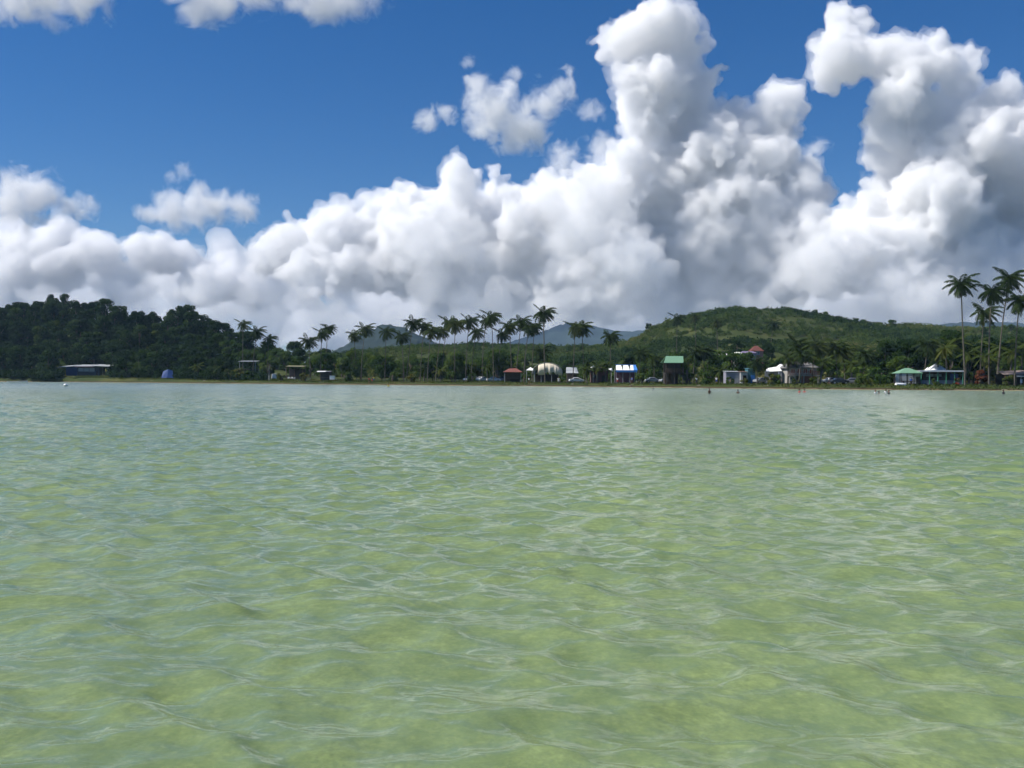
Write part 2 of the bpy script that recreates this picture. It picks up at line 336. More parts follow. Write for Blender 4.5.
def make_tree_mesh(seed, h=9., w=8., lobes=17, leaves=170, size=.34, low=.28):
    """trunk with limbs, and a crown of leaf clumps; returns (trunk mesh, vertices, tint)"""
    r = np.random.default_rng(seed); cs, rs, ts = [], [], []
    for k in range(lobes):
        a = r.uniform(0, 6.28); t = r.random(); z = h * (low + (1 - low) * (.12 + .8 * t)); rr = w/2 * math.sqrt(max(.05, 1 - (2*t - .75)**2 / 1.7)) * r.uniform(.35, .9)
        R = r.uniform(.13, .22) * (w + h) / 2; cs.append(np.array([math.cos(a)*rr, math.sin(a)*rr, min(z, h - R*.7)])); rs.append(R); ts.append(r.uniform(.1, .9))
    V, T = leafcloud(r, cs, rs, leaves, size, ts)
    parts = [tube([(0, 0, -.6), (.1, .05, h*.2), (.25, 0, h*.42), (.2, .1, h*.7)], [.28, .22, .16, .07])]
    for c in cs[:7]: parts.append(tube([(.15, .03, h*r.uniform(.2, .4)), tuple(c*.6 + np.array([0, 0, h*.14])), tuple(c)], [.12, .08, .03], 5))
    return join(parts), V, T
TREES = {}
def tree_proto(kind, k, leafm, **kw):
    (tv, tf), V, T = make_tree_mesh(100 + k * 7, **kw)
    TREES.setdefault(kind, []).append((rawmesh('trunk', tv, [tf], bark, True), rawmesh('crown', V, [quads(len(V))], leafm, False, T)))
for k in range(6): tree_proto('dark', k, lm_d, h=10 + k*.4, w=9, lobes=19, leaves=190, size=.36, low=.02)
for k in range(5): tree_proto('mid', k + 10, lm_m, h=7.5 + k*.5, w=7.2, lobes=15, leaves=190, size=.28, low=.1)
for k in range(3): tree_proto('olive', k + 20, lm_y, h=6, w=5.5, lobes=12, leaves=170, size=.26, low=.15)
for k in range(4): tree_proto('shrub', k + 30, lm_m, h=2.6, w=3.6, lobes=9, leaves=120, size=.2, low=.05)
for k in range(2): tree_proto('yshrub', k + 40, lm_y, h=2.6, w=3.4, lobes=9, leaves=120, size=.2, low=.05)
tree_proto('rust', 50, lm_r, h=3.4, w=2.8, lobes=9, leaves=130, size=.22, low=.05)
tree_proto('flower', 51, lm_f, h=2.2, w=2.4, lobes=9, leaves=130, size=.17, low=.05)
def plant(kind, x, y, s, label, group=None, name='broadleaf_tree', cat='tree', z=None, k=None, sz=1.):
    tm, cm = TREES[kind][rnd.randrange(len(TREES[kind])) if k is None else k]
    o = thing(name, label, cat, (x, y, hz(x, y) - .1 if z is None else z), rnd.uniform(0, 6.28), group); o.scale = (s, s, s * sz)
    link('trunk', tm, o); link('crown', cm, o); return o

# palms -------------------------------------------------------------
lm_p = leafmat('palm_fronds', [(0., (.014, .028, .008)), (.5, (.034, .058, .014)), (.8, (.07, .088, .022)), (1., (.14, .12, .04))], transl=.3)
lm_py = leafmat('young_palm_fronds', [(0., (.03, .055, .012)), (.5, (.075, .105, .02)), (1., (.17, .165, .04))], transl=.4)
def palm_crown(seed, nf=22, flen=3.1, wind=.55, droop=1., tl=.62):
    r = np.random.default_rng(seed); V, Fc, T = [], [], []; o = 0
    W = Vector((1, .15, 0))
    for i in range(nf):
        t = (i + .5) / nf * .9 + .1; az = i * 2.39996 + r.uniform(-.25, .25); el = math.radians(68 - 132 * t ** .95) + r.uniform(-.12, .12)
        d = Vector((math.cos(az)*math.cos(el), math.sin(az)*math.cos(el), math.sin(el))); ln = flen * r.uniform(.85, 1.1) * (1 - .18 * (t > .8)); n = 13
        p = Vector((0, 0, 0)); pts = [p.copy()]; dirs = [d.copy()]; st = ln / n
        for k in range(n):
            d = (d + W * wind * .085 * (1.2 - .3*(d.dot(W))) + Vector((0, 0, -1)) * .095 * droop * (.35 + k / n)).normalized(); p = p + d * st; pts.append(p.copy()); dirs.append(d.copy())
        tint = min(1, max(0, .15 + .5 * t + r.uniform(-.15, .15) + (.3 if t > .9 else 0)))
        tv, tf = tube([q[:] for q in pts], list(np.linspace(.04, .008, n+1)), 4); V.append(tv); Fc.append(tf + o); o += len(tv); T.append(np.full(len(tv), min(1, tint + .2)))
        q = []
        for k in range(1, n * 3):
            u = k / (n * 3); f = u * n; a = int(f); b = f - a; c = pts[a].lerp(pts[a+1], b); dd = dirs[a].lerp(dirs[a+1], b).normalized()
            side = dd.cross(Vector((0, 0, 1))); side = side.normalized() if side.length > .05 else Vector((0, 1, 0))
            L_ = tl * (math.sin(math.pi * min(1, u * .86 + .12)) ** .6)
            for sg in (-1, 1):
                v = (side * sg * .8 + dd * .55 + Vector((0, 0, -.35 - .4 * droop * r.random())) + W * wind * .5 + Vector(r.normal(size=3) * .1)).normalized()
                wd = dd * .07; tip = c + v * L_ + Vector((0, 0, -.1 * L_))
                mid = c + v * L_ * .5
                q += [c - wd, mid - wd * 1.1, tip, mid + wd * 1.1]
        qa = np.array([x[:] for x in q]); V.append(qa); Fc.append(quads(len(qa)) + o); o += len(qa); T.append(np.full(len(qa), tint) + np.repeat(r.normal(size=len(qa)//4) * .05, 4))
    return rawmesh('crown', np.concatenate(V), [np.concatenate(Fc)], lm_p, False, np.clip(np.concatenate(T), 0, 1))
CROWNS = [palm_crown(200 + k, nf=27 + 2 * (k % 3), wind=.35 + .13 * (k % 4), flen=3.5 + .14 * k, tl=.95, droop=1.15) for k in range(6)]
YCROWNS = [palm_crown(300 + k, nf=13, wind=.15, flen=3.4, droop=.8, tl=.8) for k in range(4)]
for c in YCROWNS: c.materials.clear(); c.materials.append(lm_py)
bigcr = [palm_crown(400 + k, nf=28, wind=w_, flen=3.5, droop=1.15, tl=.9) for k, w_ in enumerate((.12, .4, .5, .4))]
def nutmesh():
    b = MB()
    for a in range(6): b.ball((math.cos(a)*.28, math.sin(a*1.1)*.28, -.32 - .1 * (a % 2)), .14, sub=1)
    me = bpy.data.meshes.new('coconuts'); b.bm.to_mesh(me); b.bm.free(); me.materials.append(mat('coconut_husk', (.14, .12, .03), .7)); return me
NUTS = nutmesh()
def palm(px, pytop, s, label, group='tall coconut palms along the shore', lean=None, crown=None, cs=1., depth=None, name='palm_tree', r0=.125, zb=None):
    d = depth or dshore(px, s); x = xat(px, d); z0 = hz(x, d) - .2; zt = zat(px, pytop, d) - 2.3 * cs; h = zt - z0
    lean = rnd.uniform(-.07, .11) if lean is None else lean
    bx = x - lean * h; z0 = hz(bx, d) - .2; h = zt - z0
    o = thing(name, label, 'palm tree', (bx, d, z0), 0, group)
    ph = rnd.uniform(-.5, .5); k = 11
    pts = [(lean*h*(u**1.6) + .02*h*math.sin(u*3.1)*ph, ph*.3*u, h*u) for u in np.linspace(0, 1, k)]
    tv, tf = tube(pts, [r0*(1.35 if i == 0 else 1.08 - .38*i/(k-1)) for i in range(k)], 8)
    link('trunk', rawmesh('trunk', tv, [tf], pbark, True), o)
    c = link('crown', crown or CROWNS[rnd.randrange(6)], o, pts[-1], rnd.uniform(-.35, .35)); c.scale = (cs, cs, cs)
    if cs > .6 and h > 6:
        n_ = link('coconuts', NUTS, o, pts[-1])
    return o
ORD = 'first second third fourth fifth sixth seventh eighth ninth tenth eleventh twelfth thirteenth fourteenth fifteenth sixteenth seventeenth eighteenth nineteenth twentieth'.split()
if 'veg' not in SKIP:
    G1 = 'tall coconut palms along the shore'
    for (px, py, s, lab) in [
        (243, 317.5, 22, 'windblown palm with a full crown rising at the right edge of the dark wood'),
        (257, 324.5, 16, 'palm with tattered fronds, second past the right edge of the dark wood'),
        (269, 332, 20, 'shorter palm half sunk in green trees, third past the dark wood'),
        (308, 333.5, 14, 'smaller palm beside the twin palms above the white-boxed kiosk'),
        (322, 326, 18, 'bushy palm forming the lower crown of the twin palms above the kiosk'),
        (328, 321, 24, 'taller palm of the twin palms above the kiosk, crown streaming in the wind'),
        (354, 327.5, 30, 'thin palm in front of the left foot of the hazy hill'),
        (365, 321, 10, 'palm with full drooping crown in front of the hazy hill'),
        (386, 324, 14, 'slender dark palm standing in front of the summit of the hazy hill'),
        (401, 328, 10, 'low wide palm below the right shoulder of the hazy hill')]:
        palm(px, py, s, lab, G1)
    grove = [(413, 315, 14), (424, 318.5, 20), (431, 323, 9), (441, 323, 16), (448, 314, 22), (455, 316, 10), (469, 313, 15), (476, 324, 30), (486, 312, 24), (491, 308, 9), (502, 326, 26), (509, 317.5, 16), (521, 313.5, 20), (529, 318.5, 12), (534, 319, 26)]
    for i, (px, py, s) in enumerate(grove):
        palm(px, py, s, ORD[i] + ' palm of the dense shore grove, counted rightward from beside the hazy hill', G1)
    palm(543, 303.5, 8, 'tallest palm of the middle shore, single slender trunk before the white dome tent', G1, lean=-.03, r0=.16, cs=1.1)
    palm(575, 319, 12, 'left palm of the close pair standing against the blue mountain', G1)
    palm(581, 317.5, 16, 'right palm of the close pair standing against the blue mountain', G1, cs=1.1)
    palm(610, 327, 20, 'palm right of the blue mountain, above the blue and white tent', G1)
    HP = 'palms growing on the hillside'
    palm(677, 311, 0, 'broad dark palm on the hill shoulder above the green-roofed lookout', HP, depth=430, cs=1.25)
    palm(694, 311, 0, 'narrow dark palm on the hill skyline next to the broad one', HP, depth=440, cs=.95)
    palm(716, 316, 0, 'palm with pale yellow trunk on the grassy hill slope', HP, depth=430)
    palm(773, 318, 0, 'lone palm in the grassy clearing near the hilltop', HP, depth=450, cs=1.1)
    palm(858, 342, 0, 'palm poking out of the wooded slope behind the parked dark car', HP, depth=330)
    palm(884, 340, 0, 'palm on the wooded slope behind the green gazebo', HP, depth=330)
    SP = 'palms behind the beach buildings'
    for (px, py, s, lab, cs) in [
        (540, 344, 30, 'dark short palm directly behind the white dome tent', 1.),
        (641, 343, 26, 'palm with hanging fronds between blue and white tent and lookout', 1.),
        (655, 350, 20, 'short palm just left of the green-roofed lookout', .9),
        (696, 343, 22, 'palm with pale grey trunk, left of the pair right of the lookout', 1.),
        (704, 341, 26, 'palm with pale grey trunk, right of the pair right of the lookout', 1.),
        (757, 353, 8, 'small palm growing in front of the teal shed', .9),
        (797, 333, 30, 'tall dark palm behind the left end of the stone house', 1.05),
        (789, 347, 14, 'palm with yellowing fronds at the left corner of the stone house', .9),
        (802, 345, 9, 'palm with crooked pale trunk in front of the stone house', .9),
        (816, 335, 18, 'palm at the right end of the stone house', 1.05),
        (835, 335, 22, 'palm standing behind the dark parked car', 1.05),
        (843, 341, 34, 'leaning palm in the trees right of the dark parked car', 1.),
        (866, 343, 18, 'palm with long bare trunk between parked car and gazebo', 1.),
        (928, 334, 26, 'palm rising behind the white peaked marquee', 1.),
        (590, 356, 10, 'low palm arching over the brown hut', .9),
        (628, 352, 30, 'palm with yellow-brown fronds above the blue and white tent', .95)]:
        palm(px, py, s, lab, SP, cs=cs)
    T3 = 'very tall palms at the right end of the shore'
    palm(960, 270.5, 8, 'tallest lone palm with round open crown over the long beach hall', T3, lean=-.05, crown=bigcr[0], cs=1.16, r0=.17)
    palm(991, 278, 10, 'tall palm with thick crown, left one of the cluster by the brown-roofed shelter', T3, lean=.02, crown=bigcr[1], cs=1.2, r0=.17)
    palm(1009, 264, 16, 'highest palm of the cluster by the brown-roofed shelter', T3, lean=.1, crown=bigcr[2], cs=1.25, r0=.17)
    palm(1019, 286, 8, 'lower palm of the cluster by the brown-roofed shelter, cut by the picture edge', T3, lean=.05, crown=bigcr[3], cs=1.2, r0=.17)
    palm(984, 300, 20, 'shorter palm hidden below the tall cluster by the brown-roofed shelter', T3, cs=1.1)
    palm(1046, 280, 12, 'palm just past the edge of the tall cluster', T3, cs=1.2)
    # young low palms
    YP = 'young low palms along the shore'
    for i, (px, py, s, cs) in enumerate([(487, 360, 16, .8), (497, 356, 20, .9), (512, 359, 24, .9), (586, 362, 7, .8), (598, 359, 9, .85), (606, 357, 14, .85), (440, 364, 8, .8), (425, 362, 20, .8), (197, 360, 7, .95), (217, 362, 6, .9),
            (945, 336, 20, 1.1), (955, 330, 30, 1.2), (968, 342, 16, 1.1), (975, 332, 34, 1.2), (985, 345, 12, 1.), (1000, 335, 26, 1.2), (1012, 340, 18, 1.1), (1023, 332, 28, 1.2), (938, 345, 26, 1.), (720, 362, 24, .9), (823, 352, 14, .9), (852, 354, 18, .9)]):
        labs = ['yellow-green young palm behind the first white parked car', 'young palm left of the red awning, pale green', 'young palm rising over the red awning', 'young palm beside the white parasol on its near side', 'young palm right above the brown hut',
            'young palm between brown hut and blue and white tent', 'yellow-green young palm under the grove, right', 'young palm under the start of the grove', 'pale-trunked young palm in front of the dark wood, left of two', 'pale-trunked young palm in front of the dark wood, right of two',
            'leafy palm above the right half of the long hall', 'wide palm in the thicket below the tallest lone palm', 'low palm beside the rust-red shrub, left of it', 'palm in the thicket right of the tallest lone palm', 'low palm over the rust-red shrub',
            'wide palm in the thicket below the tall cluster', 'palm over the left end of the brown-roofed shelter', 'palm over the right end of the brown-roofed shelter', 'palm behind the white marquee, right side', 'young palm over the grey shed', 'young palm left of the dark parked car', 'young palm right of the dark parked car']
        palm(px, py, s, labs[i], YP, crown=YCROWNS[i % 4], cs=cs, r0=.2)
    # the dark wood on the left headland: single trees
    n = 0
    WG = 'trees of the dense dark wood on the headland'
    pts = []
    for row, (s0, s1, cnt) in enumerate([(7, 12, 27), (20, 36, 26), (44, 64, 26), (74, 98, 30), (106, 126, 36)]):
        for k in range(cnt):
            px = -60 + (k + rnd.uniform(.1, .9)) / cnt * 300; s = rnd.uniform(s0, s1)
            if row == 0 and (50 < px < 116 or 154 < px < 182): s += 20
            if row == 1 and 50 < px < 116: s += 6
            if px > 236 - row * 2: continue
            d = dshore(px, s); x = xat(px, d); sc_ = rnd.uniform(.8, 1.12) * (.85 if px > 200 else 1)
            plant('dark', x, d, sc_, 'dark broadleaf tree in the dense wood covering the headland', WG); pts.append(px)
    d = dshore(55, 118)
    for px, lab in ((51, 'small umbrella-crowned tree sticking out of the headland skyline'), (57, 'tiny crowned tree between the two skyline trees of the headland'), (65, 'rounder crowned tree sticking out of the headland skyline')):
        x = xat(px, d); plant('dark', x, d, .45 if px == 57 else .62, lab, 'small trees on the headland skyline', z=zat(px, 297.5 if px != 57 else 300, d) - 5.6)
    x = xat(42, 405); plant('mid', x, dshore(42, 14), .8, 'lighter green tree at the foot of the dark wood near the blue beach house')
    d = dshore(128, 10); 
    # middle shore trees
    MG = 'broadleaf trees along the middle shore'
    for k in range(44):
        px = 232 + k * 6.4 + rnd.uniform(-3, 3); s = rnd.uniform(16, 80); d = dshore(px, s)
        plant('mid', xat(px, d), d, rnd.uniform(.75, 1.15), 'mid-green broadleaf tree in the belt between the dark wood and the palm grove', MG)
    for k in range(12):
        px = 236 + k * 8 + rnd.uniform(-3, 3); s = rnd.uniform(60, 110); d = dshore(px, s)
        plant('dark' if k % 3 else 'mid', xat(px, d), d, rnd.uniform(.85, 1.1), 'taller tree at the back of the belt beside the dark wood', 'taller back trees beside the dark wood')
    RG = 'broadleaf trees behind the village buildings'
    for k in range(52):
        px = 440 + k * 12 + rnd.uniform(-5, 5); s = rnd.uniform(34, 90) if px < 640 else rnd.uniform(30, 105); d = dshore(px, s)
        sc_ = rnd.uniform(.6, .95) if px < 640 else rnd.uniform(.75, 1.2)
        plant('mid' if rnd.random() < .75 else 'olive', xat(px, d), d, sc_, 'leafy tree in the green belt behind the beach buildings', RG)
    HG = 'scattered trees on the big hill'
    for k in range(44):
        px = rnd.uniform(620, 1060); d = rnd.uniform(350, 640); 
        g = vnoise(np.array([xat(px, d)]), np.array([d]), 45, 9)[0]
        if 690 < px < 800 and g < .55 and d > 430: continue
        plant('mid' if rnd.random() < .6 else 'dark', xat(px, d), d, rnd.uniform(.45, .8), 'small tree scattered on the slope of the big hill', HG)
    for k in range(36):
        px = 880 + k * 6.5 + rnd.uniform(-3, 3); s = rnd.uniform(28, 75); d = dshore(px, s)
        plant('dark' if k % 3 else 'mid', xat(px, d), d, rnd.uniform(.8, 1.15), 'dark tree in the thicket behind hall and brown-roofed shelter', 'trees of the thicket at the right end')
    # shrubs
    for (px, s, sc_, kind, lab) in [(230, 6, 1.5, 'yshrub', 'bright green bush by the water just right of the dark wood'), (240, 8, 1.6, 'yshrub', 'bright green bush left of the thin light post'), (250, 7, 1.3, 'shrub', 'low bush under the flat white-roofed shelter'),
        (281, 7, 1., 'yshrub', 'low bush between light post and white plastic chairs'), (305, 8, 1.1, 'yshrub', 'low bush right of the white plastic chairs'), (345, 8, 1.2, 'shrub', 'bush right of the kiosk'), (392, 9, 1.2, 'shrub', 'bush below the slender dark palm'), (411, 8, 1., 'yshrub', 'light bush at the start of the grove'),
        (452, 9, 1.2, 'shrub', 'dark bush in the middle of the grove'), (781, 10, .9, 'shrub', 'green bush between white canopy and stone house'), (770, 9, 1., 'yshrub', 'light bush below the white canopy'), (814, 9, .7, 'yshrub', 'yellow-green bush at the right corner of the stone house'), (796, 8, .6, 'yshrub', 'yellow-green bush before the stone house'),
        (862, 12, 1.6, 'shrub', 'round bush left of the green gazebo'), (880, 11, 1.5, 'shrub', 'dark bush touching the green gazebo'), (730, 8, .7, 'shrub', 'small bush before the grey shed'), (744, 7, .6, 'yshrub', 'small bush before the white hut'), (690, 9, 1., 'shrub', 'bush at the right foot of the lookout'),
        (710, 10, 1.2, 'shrub', 'bush under the pale-trunked palms'), (935, 10, .6, 'shrub', 'small bush before the marquee'), (642, 11, 1., 'shrub', 'bush left of the silver cars'), (560, 10, .6, 'shrub', 'small bush at the right post of the dome tent'), (524, 9, .9, 'shrub', 'bush between red awning and dome tent'),
        (472, 15, 1., 'shrub', 'bush behind the first white parked car'), (1008, 8, .9, 'yshrub', 'bush at the left post of the brown-roofed shelter')]:
        d = dshore(px, s); plant(kind, xat(px, d), d, sc_, lab, 'shrubs on the shore', 'shrub', 'bush')
    d = dshore(956, 13); plant('flower', xat(956.5, d), d, .75, 'bush with red flowers at the end of the long hall', None, 'flowering_shrub', 'bush')
    d = dshore(982, 12); plant('rust', xat(981, d), d, 1., 'rust-red dry shrub beside the tall palm cluster', None, 'dry_shrub', 'bush')
    # dense bush cover of hillsides: one mass
    Vs, Ts = [], []
    tmpl = []
    for k in range(8):
        r = np.random.default_rng(700 + k); nl = 5
        cs = [np.array([r.uniform(-.6, .6), r.uniform(-.6, .6), r.uniform(.15, .55)]) for _ in range(nl)]
        tmpl.append(leafcloud(r, cs, [r.uniform(.3, .5) for _ in range(nl)], 26, .13, [.5] * nl))
    cand = 21000
    pxs = rng.uniform(320, 1400, cand); ds = 270 + (700 - 270) * rng.random(cand) ** .8
    X = xat(pxs, ds); S = ds - shore(X); cl = vnoise(X, ds, 38, 9) * .7 + vnoise(X, ds, 13, 10) * .3
    big = vnoise(X, ds, 90, 12)
    thr = np.where((pxs > 670) & (pxs < 840) & (ds > 400), .37, .23)
    keep = (S > 45) & (cl > thr); keep &= rng.random(cand) < np.where(cl > thr + .12, 1., .55)
    X, Y, cl, big = X[keep], ds[keep], cl[keep], big[keep]; Z = hgt(X, Y)
    for x, y, z, c, b in zip(X, Y, Z, cl, big):
        v, t = tmpl[rng.integers(8)]; s = rng.uniform(1.6, 3.6) * (1.15 if c > .6 else .85); a = rng.uniform(0, 6.28); ca, sa = math.cos(a), math.sin(a)
        p = np.stack([v[:, 0]*ca - v[:, 1]*sa, v[:, 0]*sa + v[:, 1]*ca, v[:, 2] * rng.uniform(.8, 1.4)], -1) * s + [x, y, z - .2]
        Vs.append(p); Ts.append(np.clip(t - .5 + .1 + .85 * (1 - c) * 1.0 + (b - .5) * 1.1 + rng.uniform(-.22, .22), 0, 1))
    cand = 3400; pxs = rng.uniform(-90, 262, cand); S = np.where(pxs < 60, .5, 6) + 118 * rng.random(cand) ** 1.2; Y = np.array([dshore(p, q) for p, q in zip(pxs, S)]); X = xat(pxs, Y); Z = hgt(X, Y)
    ok = ~(((pxs > 56) & (pxs < 112) & (S < 26)) | ((pxs > 157) & (pxs < 179) & (S < 14))); X, Y, Z = X[ok], Y[ok], Z[ok]
    pe = rng.uniform(-90, 59, 190); Ye = np.array([dshore(q, s_) for q, s_ in zip(pe, rng.uniform(.3, 6, 190))]); Xe = xat(pe, Ye); X = np.append(X, Xe); Y = np.append(Y, Ye); Z = np.append(Z, hgt(Xe, Ye))
    Vu, Tu = [], []
    for x, y, z in zip(X, Y, Z):
        v, t = tmpl[rng.integers(8)]; s = rng.uniform(2., 3.6); a = rng.uniform(0, 6.28); ca, sa = math.cos(a), math.sin(a)
        Vu.append(np.stack([v[:, 0]*ca - v[:, 1]*sa, v[:, 0]*sa + v[:, 1]*ca, v[:, 2] * 1.2], -1) * s + [x, y, z - .3]); Tu.append(np.clip(t - .25 + rng.uniform(-.2, .3), 0, 1))
    V = np.concatenate(Vu); lm_u = leafmat('undergrowth_leaves', GREEN_D, obj_random=False)
    tag(link('undergrowth', rawmesh('undergrowth', V, [quads(len(V))], lm_u, False, np.concatenate(Tu))), kind='stuff')
    V = np.concatenate(Vs)
    print('hillside bushes', len(X), 'quads', len(V)//4)
    tag(link('hillside_shrubbery', rawmesh('hillside_shrubbery', V, [quads(len(V))], lm_s, False, np.concatenate(Ts))), kind='stuff')
    # grass tufts along the bank
    n = 26000; x = rng.uniform(-240, 130, n); s = 1.6 + 16 * rng.random(n) ** 1.6; y = shore(x) + s; z = hgt(x, y)
    hh = rng.uniform(.08, .3, n) * (.6 + vnoise(x, y, 5, 31)); a = rng.uniform(0, 3.14, n); wv = np.stack([np.cos(a), np.sin(a), 0*a], -1) * (.09 + .1*rng.random(n))[:, None]
    b = np.stack([x, y, z - .05], -1); up = np.stack([rng.normal(size=n)*.08, rng.normal(size=n)*.08, hh], -1)
    V = np.stack([b - wv, b + wv, b + wv * .7 + up, b - wv * .7 + up], 1).reshape(-1, 3)
    lm_g = leafmat('grass_blades', [(0., (.04, .065, .015)), (.6, (.09, .12, .025)), (1., (.18, .17, .06))], obj_random=False)
    tag(link('grass', rawmesh('grass', V, [quads(len(V))], lm_g, False, np.repeat(np.clip(vnoise(x, y, 9, 33) + rng.normal(size=n)*.15, 0, 1), 4))), kind='stuff')
# ------------------------------------------------------------------ buildings, shelters, vehicles
white = mat('white_paint', (.78, .78, .76, 1), .6, .06); cream = mat('cream_canvas', (.74, .66, .52, 1), .8, .06); wcanvas = mat('white_canvas', (.82, .82, .80, 1), .8, .05)
bluew = mat('blue_painted_wall', (.02, .05, .13, 1), .7, .2); greyw = mat('grey_wall', (.30, .31, .33, 1), .8, .12); darkw = mat('dark_wood', (.045, .035, .03, 1), .8, .35); lilac = mat('lilac_grey_wall', (.24, .235, .28, 1), .8, .1)
brownw = mat('brown_wood', (.14, .085, .06, 1), .8, .3); tealw = mat('teal_paint', (.06, .17, .20, 1), .7, .15); stone = mat('grey_render', (.34, .32, .29, 1), .9, .2); redr = mat('red_roof', (.13, .045, .035, 1), .8, .2)
redc = mat('faded_red_canvas', (.19, .07, .055, 1), .8, .2); greenr = mat('green_sheet_roof', (.15, .28, .18, 1), .6, .1); bluec = mat('blue_tarpaulin', (.012, .05, .19, 1), .6, .2); steel = mat('grey_sheet_roof', (.36, .38, .39, 1), .5, .12)
bluev = mat('blue_canvas', (.05, .20, .55, 1), .7, .15); glass = mat('dark_glass', (.02, .025, .03, 1), .08, .2, spec=.6); tyre = mat('tyre_rubber', (.02, .02, .02, 1), .9, .1); chrome = mat('wheel_metal', (.4, .4, .42, 1), .35, .1, metal=.8)
openg = mat('dark_interior_wall', (.10, .085, .08, 1), .9, .3); brick = mat('reddish_panels', (.30, .12, .085, 1), .85, .25); oliver = mat('olive_roof', (.20, .19, .10, 1), .8, .2); pwhite = mat('white_plastic', (.8, .8, .8, 1), .4, .04)  # openg: plain dark brown for inner back walls
def spot(px0, px1, s, dz=0):
    """centre x, y, ground height, width in metres of the strip between two directions, s metres inland"""
    d = dshore((px0 + px1) / 2, s); return xat((px0 + px1) / 2, d), d, hz(xat((px0 + px1) / 2, d), d) + dz, (px1 - px0) / F * d
def H(px, py, d, z0): return zat(px, py, d) - z0
def posts(t, xs, ys, h, r=.07, m=white, name='post'):
    for x in xs:
        for y in ys: b = MB(); b.cyl((x, y, -.4), (x, y, h), r); b.build(name, m, t)
def window(t, x0, x1, y, z0, z1, fm=white, gm=glass, name='window', bars=1):
    b = MB(); e = .07
    b.box(x0-e, x1+e, y-.05, y+.02, z1, z1+e); b.box(x0-e, x1+e, y-.05, y+.02, z0-e, z0); b.box(x0-e, x0, y-.05, y+.02, z0, z1); b.box(x1, x1+e, y-.05, y+.02, z0, z1)
    for k in range(bars): c = x0 + (x1-x0)*(k+1)/(bars+1); b.box(c-.025, c+.025, y-.045, y+.015, z0, z1)
    f = b.build(name, fm, t); g = MB(); g.box(x0+.002, x1-.002, y-.01, y+.012, z0+.002, z1-.002); g.build('pane', gm, f); return f
def door(t, x0, x1, y, h, m):
    b = MB(); b.box(x0, x1, y-.05, y+.03, 0, h, .01); o = b.build('door', m, t); k = MB(); k.ball((x1-.12, y-.09, h*.48), .045); k.build('handle', chrome, o)

# blue beach house on the left headland
x, y, z, w = spot(66, 99, 14); t = thing('beach_house', 'low blue and grey beach house with thin white roofs under the dark wood', 'house', (x, y, z)); hh = H(80, 366.5, y, z)
b = MB(); b.box(-w/2, -w/2+4.6, 0, 6, -.5, hh-.1); b.build('blue_wing', bluew, t)
b = MB(); b.box(-w/2+4.602, w/2, .3, 6, -.5, hh-.2); b.build('main_wall', mat('slate_wall', (.06, .07, .085, 1), .8, .2), t)
for k in range(3): window(t, -w/2+5.1+k*2.3, -w/2+7.1+k*2.3, .28, hh*.48, hh*.82, greyw, mat('pale_shutter', (.28, .33, .36, 1), .6, .1))
door(t, w/2-1.4, w/2-.5, .28, 2.1, darkw)
for nm, (x0, x1, z0, z1, yy) in {'left_roof': (-w/2-3.2, -w/2+3.2, hh-.35, hh+.15, -1.2), 'main_roof': (-w/2+4., w/2-1.5, hh+.2, hh+.2, -.9), 'right_roof': (w/2-2.4, w/2+4.3, hh+.35, hh+.1, -1.3)}.items():
    b = MB(); b.slab([(x0, yy, z0), (x1, yy, z1), (x1, 6.4, z1+.7), (x0, 6.4, z0+.7)], .14); b.build('roof', steel, t)
posts(t, [-w/2-3, w/2+2, w/2+4.1], [-1], hh-.1, .07, greyw)
b = MB(); b.box(-w/2+3.9, w/2-1.6, -.95, -.85, hh-.18, hh+.05); b.build('fascia', mat('pink_board', (.45, .30, .32, 1)), t)
# blue tarpaulin tent
x, y, z, w = spot(162, 173.5, 7); t = thing('tarpaulin_tent', 'bright blue tarpaulin tent at the foot of the dark wood', 'tent', (x, y, z), .25); hh = H(168, 369.3, y, z)
b = MB(); W = w/2; P = [(-W, -1.8, .15), (-W*.75, 0, hh*.78), (-W*.85, 2, .2), (0, -2.0, .3), (.1, 0, hh), (0, 2.2, .3), (W, -1.7, .1), (W*.8, .1, hh*.86), (W*.9, 2, .2)]
b.poly(P, [[0, 3, 4, 1], [1, 4, 5, 2], [3, 6, 7, 4], [4, 7, 8, 5]]); o = b.build('canopy', bluec, t); so_ = o.modifiers.new('thick', 'SOLIDIFY'); so_.thickness = .05
posts(t, [-W*.75, W*.8], [0], hh*.8, .05, greyw, 'pole')
# flat white-roofed shelter
x, y, z, w = spot(240, 258, 22); t = thing('flat_roof_shelter', 'open shelter with thin white flat roof above bright green bushes', 'shelter', (x, y, z)); hh = H(250, 361.3, y, z)
b = MB(); b.slab([(-w/2, -2.5, hh-.05), (w/2, -2.5, hh), (w/2, 3, hh+.3), (-w/2, 3, hh+.25)], .16); b.build('roof', steel, t); posts(t, [-w/2+.4, w/2-.4], [-2, 2.5], hh-.1, .1, greyw)
b = MB(); b.box(-w/2+.5, w/2-.5, 2.1, 2.3, -.4, hh*.55); b.build('back_wall', openg, t)
x, y, z, w = spot(287, 304.5, 20); t = thing('olive_roof_shelter', 'open shelter with olive flat roof over white plastic chairs', 'shelter', (x, y, z)); hh = H(295, 366.4, y, z)
b = MB(); b.slab([(-w/2, -2.5, hh), (w/2, -2.5, hh-.1), (w/2, 3, hh+.3), (-w/2, 3, hh+.35)], .16); b.build('roof', oliver, t); posts(t, [-w/2+.3, 0, w/2-.3], [-2.2, 2.6], hh, .09, brownw)
b = MB(); b.box(-w/2+.3, w/2-.3, 2.3, 2.45, -.4, hh*.8); b.build('back_wall', darkw, t)
